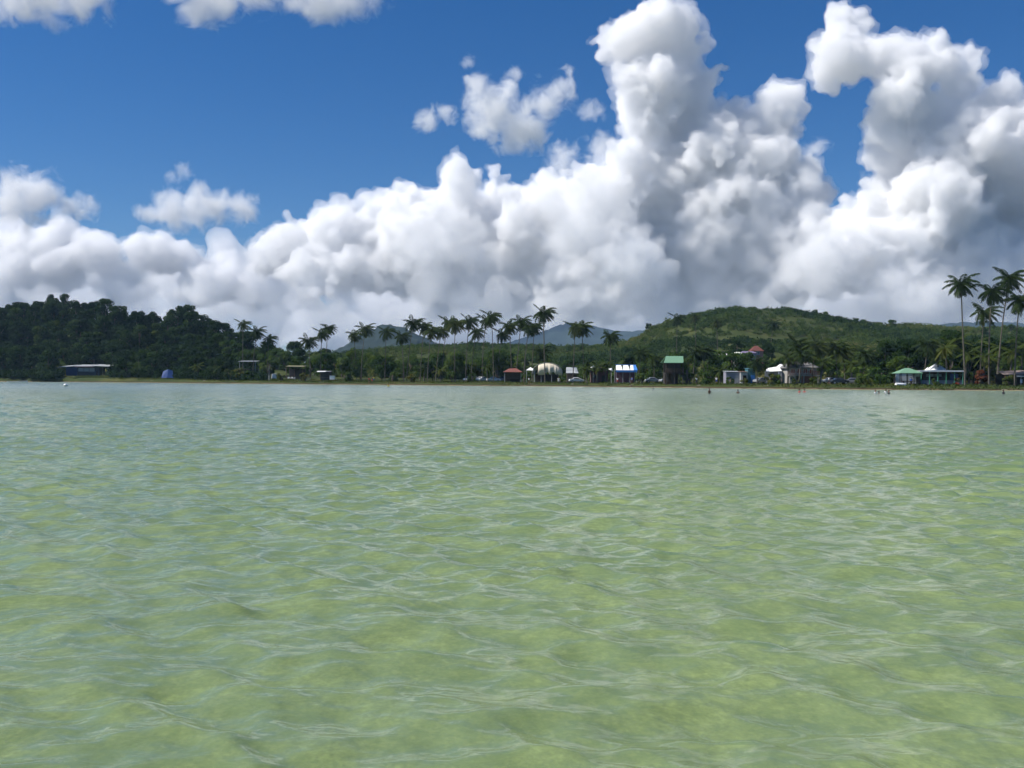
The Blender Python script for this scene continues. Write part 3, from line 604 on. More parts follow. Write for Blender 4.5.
def chair(px, s, label, rz):
    x, y, z, w = spot(px, px, s); t = thing('plastic_chair', label, 'chair', (x, y, z), rz, 'white plastic chairs under the olive roof')
    b = MB(); b.box(-.26, .26, -.26, .26, .42, .47, .02); b.build('seat', pwhite, t); b = MB(); b.box(-.26, .26, .24, .29, .5, .95, .02); b.build('backrest', pwhite, t)
    for sx in (-.23, .23):
        for sy in (-.23, .23): b = MB(); b.cyl((sx, sy, -.05), (sx*.95, sy*.95, .43), .025); b.build('leg', pwhite, t)
        b = MB(); b.box(sx-.03, sx+.03, -.24, .26, .64, .68, .01); b.build('armrest', pwhite, t)
for i, (px, s) in enumerate([(288.3, 17), (290.5, 16), (292.6, 18), (294.3, 16.6)]): chair(px, s, 'white plastic chair under the olive roof, ' + ['nearest the white van', 'second from the white van', 'third from the white van', 'farthest from the white van'][i], i * 1.3)

def car(px, s, rz, paint, label, kind='car', length=4.2, group='cars parked behind the beach', name='parked_car'):
    x, y, z, w = spot(px, px, s); t = thing(name, label, kind, (x, y, z + .02), rz, group); l = length/2; van = kind == 'van'
    top = 1.95 if van else 1.42
    prof = [(-l, .35), (-l, .75), (-l+.1, .95), (-l*.92, top-.12), (-l*.8, top), (l*.55, top), (l*.8, 1.1), (l*.97, .95), (l, .7), (l, .35)] if van else \
        [(-l, .38), (-l, .78), (-l*.93, .93), (-l*.62, 1.0), (-l*.40, top-.05), (-l*.25, top), (l*.15, top), (l*.25, top-.05), (l*.52, .98), (l*.9, .86), (l, .68), (l, .36)]
    b = MB(); n = len(prof); W = .84
    def wid(zz): return W if zz < 1.0 else W - .2 * (zz-1.0) / .45 if not van else W - .06
    pts = [(a, -wid(c), c) for a, c in prof] + [(a, wid(c), c) for a, c in prof]
    b.poly(pts, [list(range(n)), list(range(2*n-1, n-1, -1))] + [[i, (i+1) % n, (i+1) % n + n, i+n] for i in range(n)])
    body = b.build('body', paint, t); bv = body.modifiers.new('bevel', 'BEVEL'); bv.width = .05; bv.segments = 2
    for sd in (-1, 1):
        b = MB(); yy = sd * (wid(1.2) + .07)
        q = [(-l*.80, 1.2), (-l*.78, top-.2), (l*.50, top-.2), (l*.66, 1.2)] if van else [(-l*.52, 1.0), (-l*.34, top-.12), (l*.18, top-.12), (l*.42, 1.0)]
        yb = sd * (wid(1.0) + .012); yt = sd * (wid(top-.12) + .012)
        P = [(q[0][0], yb, q[0][1]), (q[1][0], yt, q[1][1]), (q[2][0], yt, q[2][1]), (q[3][0], yb, q[3][1])]
        b.poly(P + [(a, c*.985, e) for a, c, e in P], [[0,1,2,3], [7,6,5,4], [0,4,5,1], [1,5,6,2], [2,6,7,3], [3,7,4,0]]); b.build('side_window', glass, t)
        for ax in (-l*.62, l*.62):
            b = MB(); b.cyl((ax, sd*.70, .32), (ax, sd*.87, .32), .32, n=18); wh = b.build('wheel', tyre, t); b = MB(); b.cyl((ax, sd*.80, .32), (ax, sd*.885, .32), .19, n=12); b.build('rim', chrome, wh)
    a0, c0, a1, c1 = (l*.57, top-.08, l*.79, 1.14) if van else (l*.27, top-.09, l*.50, 1.0)
    for sg, nm in ((1, 'windscreen'), (-1, 'rear_window')):
        if sg < 0: a0, c0, a1, c1 = (-l*.83, top-.16, -l*.915, 1.15) if van else (-l*.42, top-.1, -l*.60, 1.02)
        P = [(a0+sg*.03, -.58, c0), (a0+sg*.03, .58, c0), (a1+sg*.03, .7, c1), (a1+sg*.03, -.7, c1)]
        b = MB(); b.poly(P + [(p-sg*.02, q_, r_-.02) for p, q_, r_ in P], [[0,1,2,3], [7,6,5,4], [0,4,5,1], [1,5,6,2], [2,6,7,3], [3,7,4,0]]); b.build(nm, glass, t)
    for sd in (-.6, .6): b = MB(); b.box(l-.06, l+.02, sd-.16, sd+.16, .62, .76, .02); b.build('headlight', pwhite, t)
    return t
cw = mat('white_car_paint', (.75, .76, .77, 1), .25, .03, spec=.6); cs_ = mat('silver_car_paint', (.42, .44, .46, 1), .25, .04, metal=.4, spec=.6); cd_ = mat('dark_car_paint', (.03, .035, .05, 1), .2, .05, spec=.6); cg = mat('grey_car_paint', (.16, .17, .19, 1), .25, .04, spec=.6)
car(277, 15, .3, cw, 'small white van half hidden under trees beside the light post', 'van', 3.8, None, 'parked_van')
car(468.5, 18, 1.2, cw, 'white car parked nose-on at the grove edge, leftmost of the row of cars'); car(482, 19, .9, cw, 'white car parked under the palm grove, between two other cars')
car(493.5, 17, .2, cw, 'white car seen side-on just left of the red awning'); car(475.5, 22, 1.3, cg, 'dark grey car parked between two white cars of the grove'); car(503, 21, 0, cg, 'grey car partly under the red awning')
car(576.5, 12, .1, cw, 'white car low behind the grass below the grey-roofed shelter'); car(652.5, 15, .15, cs_, 'silver car parked left of the lookout legs'); car(667, 16, .4, cs_, 'silver car parked beneath the green-roofed lookout')
car(761, 16, .5, cs_, 'pale blue-grey car between teal shed and white canopy'); car(839, 14, .05, cd_, 'dark car parked under the palms right of the stone house'); car(831, 19, .4, cs_, 'silver car behind the dark car'); car(852, 17, 2.9, cg, 'grey car parked under trees left of the gazebo')
# light post
x, y, z, w = spot(269, 269, 6); t = thing('light_post', 'thin post with white lower half standing on the grass bank', 'post', (x, y, z)); hh = H(269, 366, y, z)
b = MB(); b.cyl((0, 0, -.4), (0, 0, hh*.35), .09); b.build('painted_base', white, t); b = MB(); b.cyl((0, 0, hh*.35), (0, 0, hh), .07, .05); b.cyl((0, 0, hh-.05), (.6, 0, hh+.1), .04); b.build('pole', greyw, t)
b = MB(); b.box(.5, .9, -.1, .1, hh+.04, hh+.14, .03); b.build('lamp', greyw, t)
# kiosk
x, y, z, w = spot(318, 330, 10); t = thing('kiosk', 'small dark kiosk with a thin white awning by the water', 'kiosk', (x, y, z)); hh = H(324, 371.5, y, z)
b = MB(); b.box(-w/2+.8, w/2, 0, 2.6, -.4, hh); b.build('wall', darkw, t); b = MB(); b.box(-w/2+1, w/2-.3, -.1, .1, 1., 1.12); b.build('counter', brownw, t)
b = MB(); b.slab([(-w/2-.3, -.9, hh-.1), (w/2-1.4, -.9, hh-.05), (w/2-1.4, 1.2, hh+.22), (-w/2-.3, 1.2, hh+.2)], .09); b.build('awning', white, t); b = MB(); b.slab([(-w/2+.6, -.1, hh+.05), (w/2+.1, -.1, hh+.05), (w/2+.1, 2.8, hh+.2), (-w/2+.6, 2.8, hh+.2)], .1); b.build('roof', greyw, t)
x, y, z, w = spot(329.6, 334.4, 9); t = thing('cold_drinks_cabinet', 'white boxy cabinet standing at the right end of the dark kiosk', 'cabinet', (x, y, z + .4)); hh = 1.15
b = MB(); b.box(-w/2, w/2, 0, .9, 0, hh, .04); b.build('body', pwhite, t); b = MB(); b.box(-w/2-.04, w/2+.04, -.06, .96, hh, hh+.1, .02); b.build('lid', white, t); b = MB(); b.box(-w/2+.1, w/2-.1, 0, .85, -.6, 0); b.build('stand', brownw, t)
# red awning
x, y, z, w = spot(503, 522.5, 11); t = thing('red_awning', 'open stall under a low faded red pyramid awning', 'awning', (x, y, z)); hh = H(512, 372, y, z)
b = MB(); b.hip(-w/2, w/2, -2.2, 2.4, hh, H(512, 368.2, y, z), .35, .12); b.build('canopy', redc, t); posts(t, [-w/2+.5, w/2-.5], [-1.9, 2.], hh, .06, greyw)
b = MB(); b.box(-w/2+1, w/2-1, .4, 1.1, .85, .93); tb = b.build('counter', brownw, t); b = MB(); b.box(-w/2+1.1, w/2-1.1, .5, 1., -.3, .85); b.build('counter_front', darkw, t); b = MB(); b.box(-w/2+.6, w/2-.6, 2.1, 2.2, -.4, hh-.2); b.build('back_wall', openg, t)
# white dome tent
x, y, z, w = spot(532, 562, 13); t = thing('dome_tent', 'big rounded white tent with cream front panels and dark open side', 'tent', (x, y, z)); top = H(545, 362.8, y, z); rim = H(545, 374, y, z)
V, Fc, Vf = [], [], []; n = 24; m_ = 10
for j in range(m_ + 1):
    for i in range(n + 1):
        a = math.pi * i / n; u = j / m_; k = math.sqrt(max(0, 1 - (u * .8) ** 2)); X = -math.cos(a) * w/2 * (.55 + .45*k); Zz = rim + (math.sin(a) ** .8) * (top - rim) * k + .05 * math.cos(i * math.pi * 2)
        V.append((X, -1.2 + u * 7, Zz))
for j in range(m_):
    for i in range(n): q = j*(n+1)+i; Fc.append([q, q+1, q+n+2, q+n+1])
me = rawmesh('roof_fabric', np.array(V), [np.array(Fc)], wcanvas, True); o = link('roof_fabric', me, t); o.modifiers.new('t', 'SOLIDIFY').thickness = .06
P = [(-w*.30 + w*.8*i/n, -1.3 + .08*math.sin(i*2.1), rim + .02) for i in range(n+1)]; Pt = []
for i in range(n+1):
    X = P[i][0]; c = max(0, 1 - (2*X/w) ** 2); Pt.append((X, -1.28, rim + (top - rim) * c ** .5 * .95))
lo = [(p[0], p[1], rim - .3 + (.9 * abs(math.sin(i * math.pi / 6)) if 5 < i < 20 else 0)) for i, p in enumerate(P)]
me = rawmesh('front_panel', np.array(lo + Pt), [np.array([[i, i+1, i+n+2, i+n+1] for i in range(n)])], cream, False); o = link('front_panel', me, t); o.modifiers.new('t', 'SOLIDIFY').thickness = .05
posts(t, [-w/2+.6, -w*.2, w*.15, w/2-.1], [-1.1], rim+.2, .08, greyw); posts(t, [-w/2+.8, w/2-.8], [5], rim, .08, greyw)
b = MB(); b.box(-w/2+1, w/2-.8, 4.6, 4.8, -.4, rim); b.build('back_wall', darkw, t)
x, y, z, w = spot(526, 535, 10); t = thing('side_canopy', 'little white canopy leaning on the left side of the dome tent', 'canopy', (x, y, z)); hh = H(531, 369.8, y, z)
b = MB(); b.hip(-w/2, w/2, -1, 1.4, hh-.1, H(531, 367.2, y, z), 0, .1); b.build('roof', wcanvas, t); posts(t, [-w/2+.15, w/2-.15], [-.9, 1.3], hh-.1, .05, greyw)
# grey-roofed shelter and beige hut
x, y, z, w = spot(565.5, 578, 15); t = thing('grey_roof_shelter', 'small shelter with sloping grey metal roof right of the dome tent', 'shelter', (x, y, z)); hh = H(572, 373, y, z)
b = MB(); b.slab([(-w/2, -2, hh), (w/2, -2, hh), (w/2-.3, 2, H(572, 367.2, y, z)), (-w/2+.3, 2, H(572, 367.2, y, z))], .1); b.build('roof', steel, t); posts(t, [-w/2+.3, w/2-.3], [-1.8], hh, .08, brownw); b = MB(); b.box(-w/2+.4, w/2-.4, 1, 1.2, -.4, hh); b.build('back_wall', openg, t)
x, y, z, w = spot(591, 608, 13); t = thing('brown_hut', 'reddish brown wooden hut in the shade of young palms', 'hut', (x, y, z)); hh = H(600, 370.5, y, z)
b = MB(); b.box(-w/2, w/2, 0, 3.5, -.4, hh); b.build('wall', mat('maroon_wood', (.13, .06, .065, 1), .8, .3), t); b = MB(); b.hip(-w/2-.4, w/2+.4, -.6, 4, hh, hh+.9, .5, .1); b.build('roof', darkw, t); window(t, -w/2+.7, -w/2+1.9, -.02, 1.2, 2.1, brownw); door(t, .6, 1.5, -.02, 2., darkw)
x, y, z, w = spot(590.3, 596, 9); t = thing('parasol', 'white parasol standing high among young palms left of the brown hut', 'parasol', (x, y, z)); hh = H(593, 367, y, z)
b = MB(); bmesh.ops.create_cone(b.bm, cap_ends=False, segments=8, radius1=w/2, radius2=.03, depth=.6, matrix=Matrix.Translation((0, 0, hh+.15))); o = b.build('canopy', wcanvas, t); o.modifiers.new('t', 'SOLIDIFY').thickness = .03; b = MB(); b.cyl((0, 0, -.3), (0, 0, hh+.45), .035); b.build('pole', white, t)
# blue and white tent
x, y, z, w = spot(615, 636, 13); t = thing('party_tent', 'long blue and white striped party tent with blue valance', 'tent', (x, y, z)); eave = H(625, 370.2, y, z); rd = H(625, 365, y, z)
b = MB(); nb = 3
for k in range(nb): x0 = -w/2 + w*k/nb + .04; x1 = -w/2 + w*(k+1)/nb - .04; b.slab([(x0, -2.2, eave), (x1, -2.2, eave), (x1-.25, 0, rd), (x0+.25, 0, rd)], .05); b.slab([(x0+.25, .01, rd), (x1-.25, .01, rd), (x1, 2.2, eave), (x0, 2.2, eave)], .05)
b.build('roof_panels', wcanvas, t); b = MB(); b.box(-w/2, w/2, -2.26, -2.21, eave-.55, eave-.02); b.build('valance', bluev, t)
b = MB(); b.slab([(w/2-.9, -2.21, eave+.02), (w/2+.12, -2.21, eave+.02), (w/2-.1, .02, rd+.03), (w/2-.8, .02, rd+.03)], .05); b.cyl((-w/2, 0, rd+.02), (w/2, 0, rd+.02), .07); b.build('blue_trim', bluev, t)
posts(t, [-w/2+.1, -w/6, w/6, w/2-.1], [-2.1, 2.1], eave, .05, greyw); b = MB(); b.box(-w/2+.2, w/2-.2, 2., 2.1, .0, eave-.3); b.build('back_curtain', mat('maroon_cloth', (.10, .04, .06, 1)), t)
x, y, z, w = spot(608.5, 614, 12); t = thing('folded_parasol', 'half-folded white parasol beside the left post of the party tent', 'parasol', (x, y, z)); hh = H(611, 368.5, y, z)
b = MB(); bmesh.ops.create_cone(b.bm, cap_ends=True, segments=8, radius1=w/2, radius2=.05, depth=.7, matrix=Matrix.Translation((0, 0, hh-.2)) @ Matrix.Rotation(.5, 4, 'Y')); b.build('canopy', wcanvas, t); b = MB(); b.cyl((0, 0, -.3), (0, 0, hh), .035); b.build('pole', white, t)
# lookout hut
x, y, z, w = spot(664, 683, 5); t = thing('lookout_hut', 'tall dark two-storey timber lookout with pale green sloping roof', 'lookout', (x, y, z)); ft = 2.6; ev = H(673, 362.8, y, z); rt = H(673, 356, y, z)
b = MB(); b.slab([(-w/2-.4, -2.2, ev), (w/2-.3, -2.2, ev), (w/2+.15, .6, rt), (-w/2+.55, .6, rt)], .1); b.slab([(-w/2+.55, .61, rt), (w/2+.15, .61, rt), (w/2-.3, 3.2, ev+.1), (-w/2-.4, 3.2, ev+.1)], .1); b.build('roof', greenr, t)
posts(t, [-w/2+.3, 0, w/2-.35], [-1.7, 2.5], ev, .12, darkw)
b = MB(); b.box(-w/2+.1, w/2-.1, -1.9, 2.8, ft, ft+.2); b.build('upper_floor', darkw, t)
b = MB(); b.box(-w/2+.1, w/2-.1, -1.85, -1.77, ft+1.1, ft+1.2); b.box(-w/2+.1, w/2-.1, -1.85, -1.77, ft+.62, ft+.7)
for k in range(13): q = -w/2+.15+(w-.3)*k/12; b.box(q-.035, q+.035, -1.84, -1.78, ft+.2, ft+1.1)
b.build('railing', brownw, t); b = MB(); b.box(-w/2+.2, w/2-.2, 2.3, 2.4, ft+.2, ev); b.build('upper_back_wall', darkw, t); b = MB(); b.box(-w/2+.15, w/2-1.2, 0, 2.3, -.3, ft); b.build('lower_room', darkw, t)
b = MB()
for k in range(9): b.box(w/2, w/2+.9, -1.6+k*.3, -1.3+k*.3, k*.3-.02, k*.3+.05)
b.box(w/2+.9, w/2+.96, -1.6, 1.4, -.3, ft+.9); b.build('stairs', darkw, t)
# houses on the slope
d = 345
def house_on(px0, px1, ybase, ywall, yroof, label, wm, rm, name, ridge=.5, over=.3, depth=5):
    px = (px0+px1)/2; x = xat(px, d); zb = zat(px, ybase, d); w = (px1-px0)/F*d; t = thing(name, label, 'house', (x, d, zb)); hw = zat(px, ywall, d) - zb; g = hz(x, d) - zb
    b = MB(); b.box(-w/2, w/2, 0, depth, min(-.5, g-.5), hw); b.build('wall', wm, t); b = MB(); b.hip(-w/2-over, w/2+over, -over, depth+over, hw, zat(px, yroof, d) - zb, ridge, .12); b.build('roof', rm, t); return t, w, hw
t, w, h_ = house_on(719, 737, 358, 355.2, 353.6, 'low house on the slope with a long flat white roof', mat('dark_green_wall', (.10, .12, .08, 1)), white, 'white_roofed_house', .85)  # walls in plain dark green
for k in range(3): window(t, -w/2+.8+k*2, -w/2+1.8+k*2, -.02, h_*.2, h_*.8)
t, w, h_ = house_on(742.5, 756, 359, 353, 351, 'lilac-grey house on the slope with purple-grey roof', lilac, mat('purple_roof', (.17, .14, .22, 1)), 'lilac_house', .7)
for k in range(2): window(t, -w/2+.8+k*2, -w/2+1.8+k*2, -.02, h_*.3, h_*.75)
d = 352; t, w, h_ = house_on(752, 763, 356, 350.8, 345.6, 'house with steep orange-red roof on the slope', mat('salmon_wall', (.45, .22, .16, 1)), redr, 'red_roofed_house', .25)
window(t, -.6, .6, -.02, h_*.3, h_*.8)
d = 340; t, w, h_ = house_on(735.5, 742, 357, 353.8, 351.8, 'small pale cottage wedged between white-roofed and lilac houses', mat('pale_green_wall', (.45, .5, .38, 1)), mat('pale_roof', (.62, .66, .55, 1)), 'pale_cottage', .5)
door(t, -.4, .4, -.02, 1.2, darkw)
# sheds
def shed(px0, px1, s, ytop, label, wm, rm, name, depth=3, door_m=darkw, win=True):
    x, y, z, w = spot(px0, px1, s); t = thing(name, label, 'shed', (x, y, z)); hh = H((px0+px1)/2, ytop, y, z)
    b = MB(); b.box(-w/2, w/2, 0, depth, -.4, hh-.08); b.build('wall', wm, t); b = MB(); b.slab([(-w/2-.15, -.25, hh-.06), (w/2+.15, -.25, hh-.06), (w/2+.15, depth+.2, hh+.12), (-w/2-.15, depth+.2, hh+.12)], .09); b.build('roof', rm, t)
    door(t, w/2-1.15, w/2-.25, -.02, min(2., hh-.35), door_m)
    if win and w > 2.6: window(t, -w/2+.5, -w/2+1.4, -.02, hh*.5, hh*.78)
    return t
shed(726, 739.5, 11, 371.3, 'pale grey flat-roofed shed by the beach road', lilac, steel, 'grey_shed', win=False, door_m=greyw)
shed(740.5, 747.5, 12, 371.5, 'small white hut squeezed beside the teal shed', mat('dull_white_wall', (.5, .5, .48, 1)), brownw, 'white_hut')
shed(747.8, 755.5, 15, 368.5, 'teal shed a little taller than the white hut', tealw, tealw, 'teal_shed', door_m=bluev)
# white canopy
x, y, z, w = spot(764, 780, 17); t = thing('white_canopy', 'slanting bright white canopy left of the stone house', 'canopy', (x, y, z)); lo_ = H(772, 371.3, y, z)
b = MB(); b.slab([(-w/2, -1.6, lo_-.1), (w/2, -1.6, lo_+.1), (w/2, 1, H(778, 366.3, y, z)), (-w/4, 1, H(770, 368.2, y, z))], .08); b.build('roof', wcanvas, t); posts(t, [-w/2+.3, w/2-.2], [-1.5], lo_-.1, .06, greyw); posts(t, [w/2-.2], [.9], H(778, 367, y, z), .06, greyw); b = MB(); b.box(-w/2+.4, w/2-.2, .8, .9, -.3, lo_); b.build('back_screen', greyw, t)
x, y, z, w = spot(779, 785, 20); t = thing('blue_grey_hut', 'narrow blue-grey hut with white gable behind the white canopy', 'hut', (x, y, z)); hh = H(782, 368, y, z)
b = MB(); b.box(-w/2, w/2, 0, 2.5, -.3, hh); b.build('wall', mat('blue_grey_wall', (.22, .26, .36, 1)), t); b = MB(); b.hip(-w/2-.3, w/2+.3, -.5, 3, hh, H(782, 364, y, z), .2, .12); b.build('roof', white, t)
# stone house
x, y, z, w = spot(788, 817, 18); t = thing('stone_house', 'two-storey grey house with broad gable and reddish window bays', 'house', (x, y, z)); hh = H(802, 367, y, z); mid = hh*.5
b = MB(); b.box(-w/2, w/2, 0, 7, -.4, hh); b.build('wall', stone, t)
b = MB(); b.poly([(-w/2-.5, -.9, hh-.1), (w/2+.5, -.9, hh-.1), (w/2-1.2, 3.5, H(802, 361.5, y, z)), (-w/2+1.5, 3.5, H(802, 361.5, y, z)), (w/2+.5, 7.6, hh-.1), (-w/2-.5, 7.6, hh-.1), (-w/2-.5, -.9, hh-.3), (w/2+.5, -.9, hh-.3), (w/2+.5, 7.6, hh-.3), (-w/2-.5, 7.6, hh-.3)], [[0,1,2,3], [3,2,4,5], [1,4,2], [0,3,5], [0,6,7,1], [1,7,8,4], [4,8,9,5], [5,9,6,0], [6,9,8,7]]); b.build('roof', mat('weathered_roof', (.17, .165, .16, 1), .9, .2), t)
for k in range(4): X = -w/2+.7+k*(w-1)/4; window(t, X, X+.9, -.02, mid+.45, hh-.5, white, brick, bars=1)
b = MB(); b.box(-w/2-.2, w/2+.2, -1.3, 0, mid-.1, mid+.1); bal = b.build('balcony', stone, t); b = MB()
for k in range(20): q = -w/2-.1+(w+.2)*k/19; b.box(q-.03, q+.03, -1.28, -1.22, mid+.1, mid+.8)
b.box(-w/2-.2, w/2+.2, -1.3, -1.2, mid+.8, mid+.9); b.build('railing', brick, bal); b = MB(); b.box(-.3, w/2-.4, -.06, -.01, 0, mid-.2); b.build('brick_front', brick, t); door(t, -1.6, -.7, -.02, 2., darkw); window(t, -w/2+.5, -w/2+1.6, -.02, .9, mid-.4)
posts(t, [-w/2+.1, 0, w/2-.1], [-1.15], mid, .12, stone, 'column')
# green gazebo
x, y, z, w = spot(895.5, 919, 11); t = thing('gazebo', 'open gazebo with pale green pyramid roof on dark posts', 'gazebo', (x, y, z)); ev = H(907, 373, y, z)
b = MB(); b.hip(-w/2, w/2, -2.2, 2.2, ev, H(908, 368, y, z), .18, .12); b.build('roof', greenr, t); posts(t, [-w/2+.5, -w/6, w/6, w/2-.5], [-1.9, 1.9], ev, .08, darkw); b = MB(); b.box(-w/2+.5, w/2-.5, -1.93, -1.87, .8, .9); b.build('rail', darkw, t)
b = MB(); b.box(-1.2, 1.2, -.4, .4, .7, .78); tb = b.build('table', brownw, t); b = MB(); b.box(-.9, -.8, -.3, .3, -.2, .7); b.box(.8, .9, -.3, .3, -.2, .7); b.build('legs', brownw, tb)
x, y, z, w = spot(896, 916, 20); t = thing('white_wall', 'plain whitish wall standing behind the green gazebo', 'wall', (x, y, z)); b = MB(); b.box(-w/2, w/2, 0, .25, -.4, H(905, 374, y, z)); b.build('masonry', mat('off_white_wall', (.55, .55, .57, 1)), t); b = MB(); b.box(-w/2-.05, w/2+.05, -.05, .3, H(905, 374, y, z), H(905, 374, y, z)+.1); b.build('coping', greyw, t)
# long beach hall and marquee
x, y, z, w = spot(917, 962, 16); t = thing('beach_hall', 'long low open hall with flat roof edged in white, green posts', 'hall', (x, y, z)); ev = H(940, 371.5, y, z)
b = MB(); b.box(-w/2, w/2, -1.4, 5, ev, ev+.22); b.build('roof', steel, t); b = MB(); b.box(-w/2, w/2, -1.47, -1.402, ev-.08, ev+.26); b.build('fascia', pwhite, t); posts(t, list(np.linspace(-w/2+.4, w/2-.4, 6)), [-1.3], ev, .1, mat('green_post', (.05, .22, .14, 1)))
b = MB(); b.box(-w/2+.2, w/2-.2, -1.2, -1.05, -.4, 1.0); b.build('low_front_wall', lilac, t); b = MB(); b.box(-w/2+.2, w/2-.2, 4.6, 4.8, -.4, ev); b.build('back_wall', openg, t)
for q in (-w*.3, -w*.02, w*.16): b = MB(); b.box(q-.8, q+.8, 4.5, 4.59, ev*.62, ev*.82); b.build('pale_light_panel', mat('pale_light_paint', (.55, .62, .62, 1)), t)  # solid panels on the back wall; pale light of openings painted in
b = MB(); b.box(w*.28, w*.46, 1, 1.15, .9, ev-.5); b.build('blue_screen', mat('navy_screen', (.06, .10, .22, 1)), t); b = MB(); b.box(-w*.1, w*.12, .5, 2, -.3, 1.2); b.build('bar_counter', mat('rust_counter', (.16, .07, .05, 1)), t)
x, y, z, w = spot(926, 946, 27); t = thing('marquee', 'white marquee with tall pointed peak rising behind the hall', 'marquee', (x, y, z)); e = H(936, 371.2, y, z); p = H(936, 362.8, y, z)
n = 10; V = []; Fc = []
for j in range(n+1):
    u = j/n; r = (1-u); hgt_ = e + (p-e) * (u**1.25)
    for cx, cy_ in ((-1, -1), (0, -1.), (1, -1), (1, 0), (1, 1), (0, 1), (-1, 1), (-1, 0)): V.append((cx*r*w/2, cy_*r*2.6, hgt_))
for j in range(n):
    for i in range(8): Fc.append([j*8+i, j*8+(i+1) % 8, (j+1)*8+(i+1) % 8, (j+1)*8+i])
o = link('canopy', rawmesh('canopy', np.array(V), [np.array(Fc)], wcanvas), t); o.modifiers.new('t', 'SOLIDIFY').thickness = .04; posts(t, [-w/2+.1, w/2-.1], [-2.5, 2.5], e, .06, white)
b = MB(); b.cyl((0, 0, p-.1), (0, 0, p+.3), .04); b.build('finial', white, t)
x, y, z, w = spot(925.5, 929.5, 24); t = thing('small_marquee', 'little white tent peak at the left foot of the large marquee', 'marquee', (x, y, z)); e = H(927, 370.5, y, z); b = MB(); b.hip(-w/2, w/2, -1, 1, e, H(927, 367.3, y, z), 0, .08); b.build('canopy', wcanvas, t); posts(t, [-w/2+.1, w/2-.1], [-.9, .9], e, .05, white)
# brown-roofed shelter
x, y, z, w = spot(1000, 1030, 12); t = thing('brown_roof_shelter', 'dark open shelter with weathered brown roof at the end of the shore', 'shelter', (x, y, z)); ev = H(1012, 374, y, z)
b = MB(); b.slab([(-w/2, -1.8, ev-.1), (w/2, -1.8, ev+.05), (w/2, 3, H(1012, 370, y, z)), (-w/2+.8, 3, H(1012, 371, y, z))], .12); b.build('roof', mat('weathered_brown_roof', (.22, .17, .15, 1), .9, .3), t); posts(t, [-w/2+.3, -.5, w/2-.3], [-1.6, 2.6], ev, .09, brownw); b = MB(); b.box(-w/2+.2, w/2-.2, 2.3, 2.5, -.4, ev); b.build('back_wall', darkw, t)
x, y, z, w = spot(1014, 1019, 11); t = thing('white_table_parasol', 'small square white parasol with hanging cloth at the front of the brown-roofed shelter', 'parasol', (x, y-1.6, z)); hh = H(1016, 376, y, z); b = MB(); b.slab([(-w/2, -.5, hh), (w/2, -.5, hh), (w/2, .5, hh+.05), (-w/2, .5, hh+.05)], .12); b.build('canopy', wcanvas, t); b = MB(); b.cyl((.15, 0, -.3), (.15, 0, hh), .03); b.build('pole', white, t); b = MB(); b.box(0, .4, -.05, .05, hh-1.5, hh-.7); b.build('cloth', mat('blue_white_cloth', (.55, .62, .75, 1)), t)
# boats and buoy
def boat(x, y, z, L_, rz, m, label, name, cat, upturned=False):
    t = thing(name, label, cat, (x, y, z), rz); n = 14; V = []; k = 7
    for i in range(n+1):
        u = i/n; half = .5 * L_ * .36 * (math.sin(math.pi * min(1, .12 + .88*(1-u)) * .5) ** .7) * (1 - .0*u) if u < 1 else 0.01
        half *= min(1, (1-u) * 3.2 + .02) ** .6; sheer = .42 + .22 * u**2
        for j in range(k):
            a = math.pi * j/(k-1); V.append(((u-.5)*L_, -math.cos(a)*half, sheer - math.sin(a) ** .7 * (sheer + .02 * (1-u) - .12*u)))
    Fc = [[i*k+j, i*k+j+1, (i+1)*k+j+1, (i+1)*k+j] for i in range(n) for j in range(k-1)]
    V = np.array(V)
    if upturned: V[:, 2] = .62 - V[:, 2]
    me = rawmesh('hull', V, [np.array(Fc)], m, True); bm = bmesh.new(); bm.from_mesh(me)
    bm.faces.new([bm.verts[i] for i in ([j for j in range(k)] if True else [])] if False else [v for v in sorted(bm.verts, key=lambda v: v.index)[:k]]); bm.to_mesh(me); bm.free()
    o = link('hull', me, t); o.modifiers.new('t', 'SOLIDIFY').thickness = .05
    if not upturned:
        for q in (-.22, .12): b = MB(); b.box(q*L_-.12, q*L_+.12, -L_*.15, L_*.15, .3, .34); b.build('bench', brownw, t)
        b = MB(); b.box(-L_*.53, -L_*.5, -.12, .12, .15, .75, .03); b.build('outboard_motor', darkw, t)
    else: b = MB(); b.box(-L_*.45, L_*.3, -.04, .04, .6, .66); b.build('keel', m, t)
    return t
x, y, z, w = spot(901, 901, 6); boat(x, y, z-.02, 2.4, .1, pwhite, 'upturned white dinghy lying on the grass before the green gazebo', 'dinghy', 'boat', True)
d = 372; boat(xat(18, d), d, -.12, 7., .05, cw, 'long low white skiff moored off the dark headland', 'skiff', 'boat')
x = xat(65.5, 205); t = thing('mooring_buoy', 'round white mooring buoy floating off the blue beach house', 'buoy', (x, 205, .1)); b = MB(); b.ball((0, 0, .12), .42, sz=.9, sub=3); b.build('float', pwhite, t, smooth=True); b = MB(); b.cyl((0, 0, .45), (0, 0, .6), .05); bmesh.ops.create_cone(b.bm, segments=10, radius1=.1, radius2=.1, depth=.04, cap_ends=True, matrix=Matrix.Translation((0, 0, .6))); b.build('mooring_eye', greyw, t); b = MB(); b.cyl((0, 0, .06), (0, 0, .12), .425, n=24); b.build('waterline_band', mat('algae_band', (.12, .14, .06, 1)), t)
